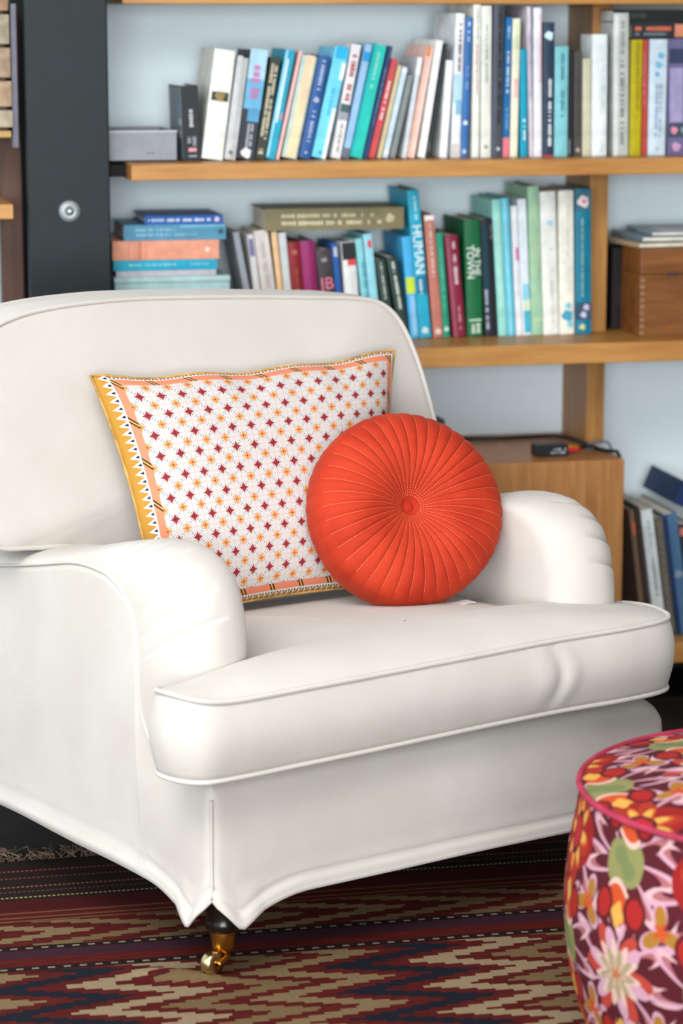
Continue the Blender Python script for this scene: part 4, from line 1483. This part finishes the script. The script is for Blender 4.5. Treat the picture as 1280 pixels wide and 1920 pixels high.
# legs
def make_leg(u, v, front=True, ang=200):
    lg = lathe('leg', [(.020, .26), (.025, .20), (.027, .135), (.0265, .105), (.0235, .092), (.0262, .086), (.0270, .080), (.0255, .074), (.021, .071), (.0175, .069)], M_EBONY, chair, 28, (u, v, 0))
    fe = lathe('ferrule', [(.0190, .073), (.0195, .070), (.0182, .056), (.0165, .046), (.0145, .040), (.010, .037), (.008, .033)], M_BRASS, lg, 28, (u, v, 0))
    a = math.radians(ang)
    dx, dy = math.cos(a), math.sin(a)
    wr = .0180
    wc = Vector((u + dx * .024, v + dy * .024, wr + .0075))
    # horn: curved fork from the ferrule to the axle
    sx, sy = -dy, dx
    for s in (-1, 1):
        off = Vector((sx, sy, 0)) * (.0125 * s)
        pts = [Vector((u, v, .040)), Vector((u + dx * .002, v + dy * .002, .035)) + off * .8, Vector((u + dx * .010, v + dy * .010, .031)) + off, wc + off]
        tube('castor_fork', catmull(pts, 14, False), [.0055] * 4 + [.0048] * 10, M_BRASS, lg)
    wh = bpy.data.objects
    n = 28
    prof = [(.003, -.0095), (wr * .55, -.0095), (wr * .92, -.0085), (wr, -.005), (wr, .005), (wr * .92, .0085), (wr * .55, .0095), (.003, .0095)]
    vts, fcs = [], []
    for r_, h_ in prof:
        for k in range(n):
            q = 2 * math.pi * k / n
            vts.append(wc + Vector((dx, dy, 0)) * (r_ * math.cos(q)) + Vector((0, 0, 1)) * (r_ * math.sin(q)) + Vector((sx, sy, 0)) * h_)
    for i in range(len(prof) - 1):
        for k in range(n):
            fcs.append((i * n + k, i * n + (k + 1) % n, (i + 1) * n + (k + 1) % n, (i + 1) * n + k))
    fcs.append(tuple(range(n))); fcs.append(tuple(range(len(prof) * n - 1, (len(prof) - 1) * n - 1, -1)))
    link('castor_wheel', vts, fcs, M_BRASS2, lg)


make_leg(.048, .045, True, 195)
make_leg(W - .048, .045, True, 300)
for uu in (.05, W - .05):
    bl_ = tube('leg', catmull([(uu, D - .08, .25), (uu, D - .07, .12), (uu, D - .03, .008)], 16, False), [.026 - .010 * i / 15 for i in range(16)], M_EBONY, chair, sides=12)

# ------------------------------------------------------------------ patterned lumbar pillow
CM = Matrix.Translation((.60, 3.635, 0)) @ Matrix.Rotation(CH_ROT, 4, 'Z')
PW, PH = .535, .405
M_STAR = mat_star_pillow(PW, PH)
BL, BR = Vector((.150, .400, .452)), Vector((.625, .400, .454))
TL, TR = Vector((.132, .560, .826)), Vector((.730, .560, .826))
org_ = (BL + BR) / 2
pil = thing('star_pillow', 'white lumbar pillow woven with maroon and ochre stars leaning on the chair back', 'pillow', CM @ org_, CH_ROT)
nxp, nyp = 110, 84
nrm_ = (BR - BL).cross(TL - BL).normalized()
if nrm_.y > 0:
    nrm_ = -nrm_
pn = smoothnoise(14)


def pillow_pt(s, t, side):
    p = BL.lerp(BR, s).lerp(TL.lerp(TR, s), t)
    S, T_ = 2 * s - 1, 2 * t - 1
    # edges draw in between the pointed corners
    inx = .020 * (1 - T_ * T_) * S
    iny = .014 * (1 - S * S) * T_
    p = p - (BR - BL).normalized() * inx * (abs(S)) - (TL - BL).normalized() * iny * abs(T_)
    e = (1 - S ** 4) * (1 - T_ ** 4)
    h = .052 * max(e, 0) ** .62
    h += .0035 * pn(s * 9, t * 7) * e
    # puckers along the top edge
    if t > .8:
        h += .004 * math.sin(s * 38) * (t - .8) / .2 * (1 - t) / .1 * e
        p.z += .003 * math.sin(s * 21 + 1) * (t - .8) / .2
    p += nrm_ * (h if side > 0 else -h * .75)
    return p - org_


verts, uv, faces = [], [], []
for side in (1, -1):
    k0 = len(verts)
    for j in range(nyp + 1):
        for i in range(nxp + 1):
            s, t = i / nxp, j / nyp
            verts.append(pillow_pt(s, t, side)); uv.append((s * PW, t * PH))
    for j in range(nyp):
        for i in range(nxp):
            k = k0 + j * (nxp + 1) + i
            f = (k, k + 1, k + nxp + 2, k + nxp + 1)
            faces.append(f if side > 0 else f[::-1])
o = link('pillow_cover', verts, faces, M_STAR, pil, uv)
bm = bmesh.new(); bm.from_mesh(o.data); bmesh.ops.remove_doubles(bm, verts=bm.verts, dist=.0002); bmesh.ops.recalc_face_normals(bm, faces=bm.faces); bm.to_mesh(o.data); bm.free()
ring = [pillow_pt(i / 60, 0, 1) for i in range(60)] + [pillow_pt(1, i / 50, 1) for i in range(50)] + [pillow_pt(1 - i / 60, 1, 1) for i in range(60)] + [pillow_pt(0, 1 - i / 50, 1) for i in range(50)]
tube('edge_seam', ring, .0022, plain((196, 150, 84), .85, .1, .2), pil, True, 6)

# ------------------------------------------------------------------ round velvet cushion
NPL = 40
M_VEL = mat_velvet(NPL)
RC_ = .160
rc_c = Vector((.572, .318, .598))
rcu = thing('round_cushion', 'round orange velvet cushion with radiating stitched pleats and a centre button', 'cushion', CM @ Vector((rc_c.x, rc_c.y + .03, .455)), CH_ROT)
base_l = Vector((rc_c.x, rc_c.y + .03, .455))
_el, _az = math.radians(27), math.radians(14)
nrm_r = Vector((-math.sin(_az) * math.cos(_el), -math.cos(_az) * math.cos(_el), math.sin(_el)))
ax1 = Vector((1, 0, 0)); ax1 = (ax1 - nrm_r * ax1.dot(nrm_r)).normalized()
ax2 = nrm_r.cross(ax1)
if ax2.z < 0:
    ax2 = -ax2


def rc_prof(r):
    """front height of the filled cushion at radius fraction r"""
    dome = .060 * math.sqrt(max(1 - (r * .985) ** 3.4, 0))
    dimple = .054 * math.exp(-(r / .30) ** 1.35)
    return dome - dimple


NA = NPL * 8
rad = [.045, .07, .10, .14, .18, .23, .28, .34, .40, .46, .52, .58, .64, .70, .75, .80, .84, .88, .915, .945, .97, .99, 1.0]
verts, uv, faces = [], [], []
rows_n = 0
seq = [(r, 1) for r in rad] + [(1.012, .6), (1.016, .2), (1.016, -.2), (1.012, -.6)] + [(r, -1) for r in reversed(rad)]
H_RIM = .020
for r, sd in seq:
    for k in range(NA + 1):
        a = 2 * math.pi * k / NA
        ph = abs(((k / 8) % 1.0) - .5) * 2          # 1 on a seam, 0 mid pleat
        puff = 1 - ph ** 3.2
        rr = r
        if abs(sd) == 1:
            h = rc_prof(r) + H_RIM
            amp = .0046 * min(1, r / .5) * (1 - .55 * max(0, (r - .7) / .3)) * (.25 + .75 * min(1, r / .25))
            h = h - .004 + amp * (puff - .5)
            rr = r + (.008 * (puff - .5) if r > .9 else 0) * ((r - .9) / .1 if r > .9 else 0)
            h *= sd if sd > 0 else -.62
        else:
            h = H_RIM * sd * 1.2
            rr = r + .008 * (puff - .5)
        wob = 1 + .012 * math.sin(2 * a + .7) + .008 * math.sin(3 * a + 2)
        p = rc_c + ax1 * (rr * RC_ * wob * math.cos(a)) + ax2 * (rr * RC_ * wob * math.sin(a)) + nrm_r * h
        verts.append(p - base_l); uv.append((k / NA + .5 / NPL * 0, r))
n1 = NA + 1
for i in range(len(seq) - 1):
    for k in range(NA):
        faces.append((i * n1 + k, i * n1 + k + 1, (i + 1) * n1 + k + 1, (i + 1) * n1 + k))
faces.append(tuple(range(NA - 1, -1, -1)))
faces.append(tuple((len(seq) - 1) * n1 + k for k in range(NA)))
o = link('cushion_cover', verts, faces, M_VEL, rcu, uv)
bm = bmesh.new(); bm.from_mesh(o.data); bmesh.ops.recalc_face_normals(bm, faces=bm.faces); bm.to_mesh(o.data); bm.free()
# button in the dimple
bv, bf = [], []
n = 24
for r_, h_ in ((.0090, -.006), (.0100, -.002), (.0085, .001), (.005, .0022), (.001, .0026)):
    for k in range(n):
        a = 2 * math.pi * k / n
        p = rc_c + nrm_r * (rc_prof(0.045) + H_RIM - .004 + h_) + ax1 * (r_ * math.cos(a)) + ax2 * (r_ * math.sin(a))
        bv.append(p - base_l)
for i in range(4):
    for k in range(n):
        bf.append((i * n + k, i * n + (k + 1) % n, (i + 1) * n + (k + 1) % n, (i + 1) * n + k))
bf.append(tuple(4 * n + k for k in range(n)))
link('button', bv, bf, plain((168, 42, 22), .8, .2, .08), rcu)
# care label peeping out at the foot
lb = rc_c + ax1 * .045 + ax2 * (-RC_ * .985) + nrm_r * .006 - base_l
box('care_label', lb.x - .018, lb.x + .026, lb.y - .020, lb.y + .004, lb.z - .008, lb.z - .0072, plain((240, 238, 240), .6), rcu)

# ------------------------------------------------------------------ ottoman
M_FLOR = mat_floral()
oc = Vector((1.325, 3.19, 0))
ott = thing('floral_pouf', 'round floral pouf with pink piping on the rug in front of the armchair', 'pouf', oc)
R_T, Z_T = .298, .392
prof = [(.245, .012), (.268, .03), (.290, .07), (.305, .12), (.314, .17), (.318, .22), (.316, .27), (.311, .315), (.304, .350), (R_T, Z_T)]
prof = [(p.x, p.y) for p in catmull([(a, b, 0) for a, b in prof], 30, False)]
n = 120
verts, uv, faces = [], [], []
on = smoothnoise(31)
for r_, z_ in prof:
    for k in range(n + 1):
        a = 2 * math.pi * k / n
        rr = r_ + .0025 * on(math.cos(a) * 6, z_ * 14 + math.sin(a) * 5)
        verts.append((rr * math.cos(a), rr * math.sin(a), z_)); uv.append((a * .31, z_ + .02))
for i in range(len(prof) - 1):
    for k in range(n):
        faces.append((i * (n + 1) + k, i * (n + 1) + k + 1, (i + 1) * (n + 1) + k + 1, (i + 1) * (n + 1) + k))
link('side_cover', verts, faces, M_FLOR, ott, uv)
verts, uv, faces = [], [], []
lev = [0.02, .15, .3, .45, .6, .72, .82, .9, .96, 1.0]
for s in lev:
    for k in range(n):
        a = 2 * math.pi * k / n
        x, y = R_T * s * math.cos(a), R_T * s * math.sin(a)
        verts.append((x, y, Z_T + .030 * (1 - s ** 2.6) + .002 * on(x * 20, y * 20) * (1 - s))); uv.append((x + .05, y + .19))
for i in range(len(lev) - 1):
    for k in range(n):
        faces.append((i * n + k, (i + 1) * n + k, (i + 1) * n + (k + 1) % n, i * n + (k + 1) % n))
faces.append(tuple(range(n)))
link('top_cover', verts, faces, M_FLOR, ott, uv)
tube('piping', [(R_T * 1.005 * math.cos(2 * math.pi * k / n), R_T * 1.005 * math.sin(2 * math.pi * k / n), Z_T) for k in range(n)], .0048, plain((158, 50, 74), .8, .15, .1), ott, True, 10)
lathe('base', [(.25, .0), (.252, .006), (.25, .014)], plain((30, 26, 26), .7), ott, 48)
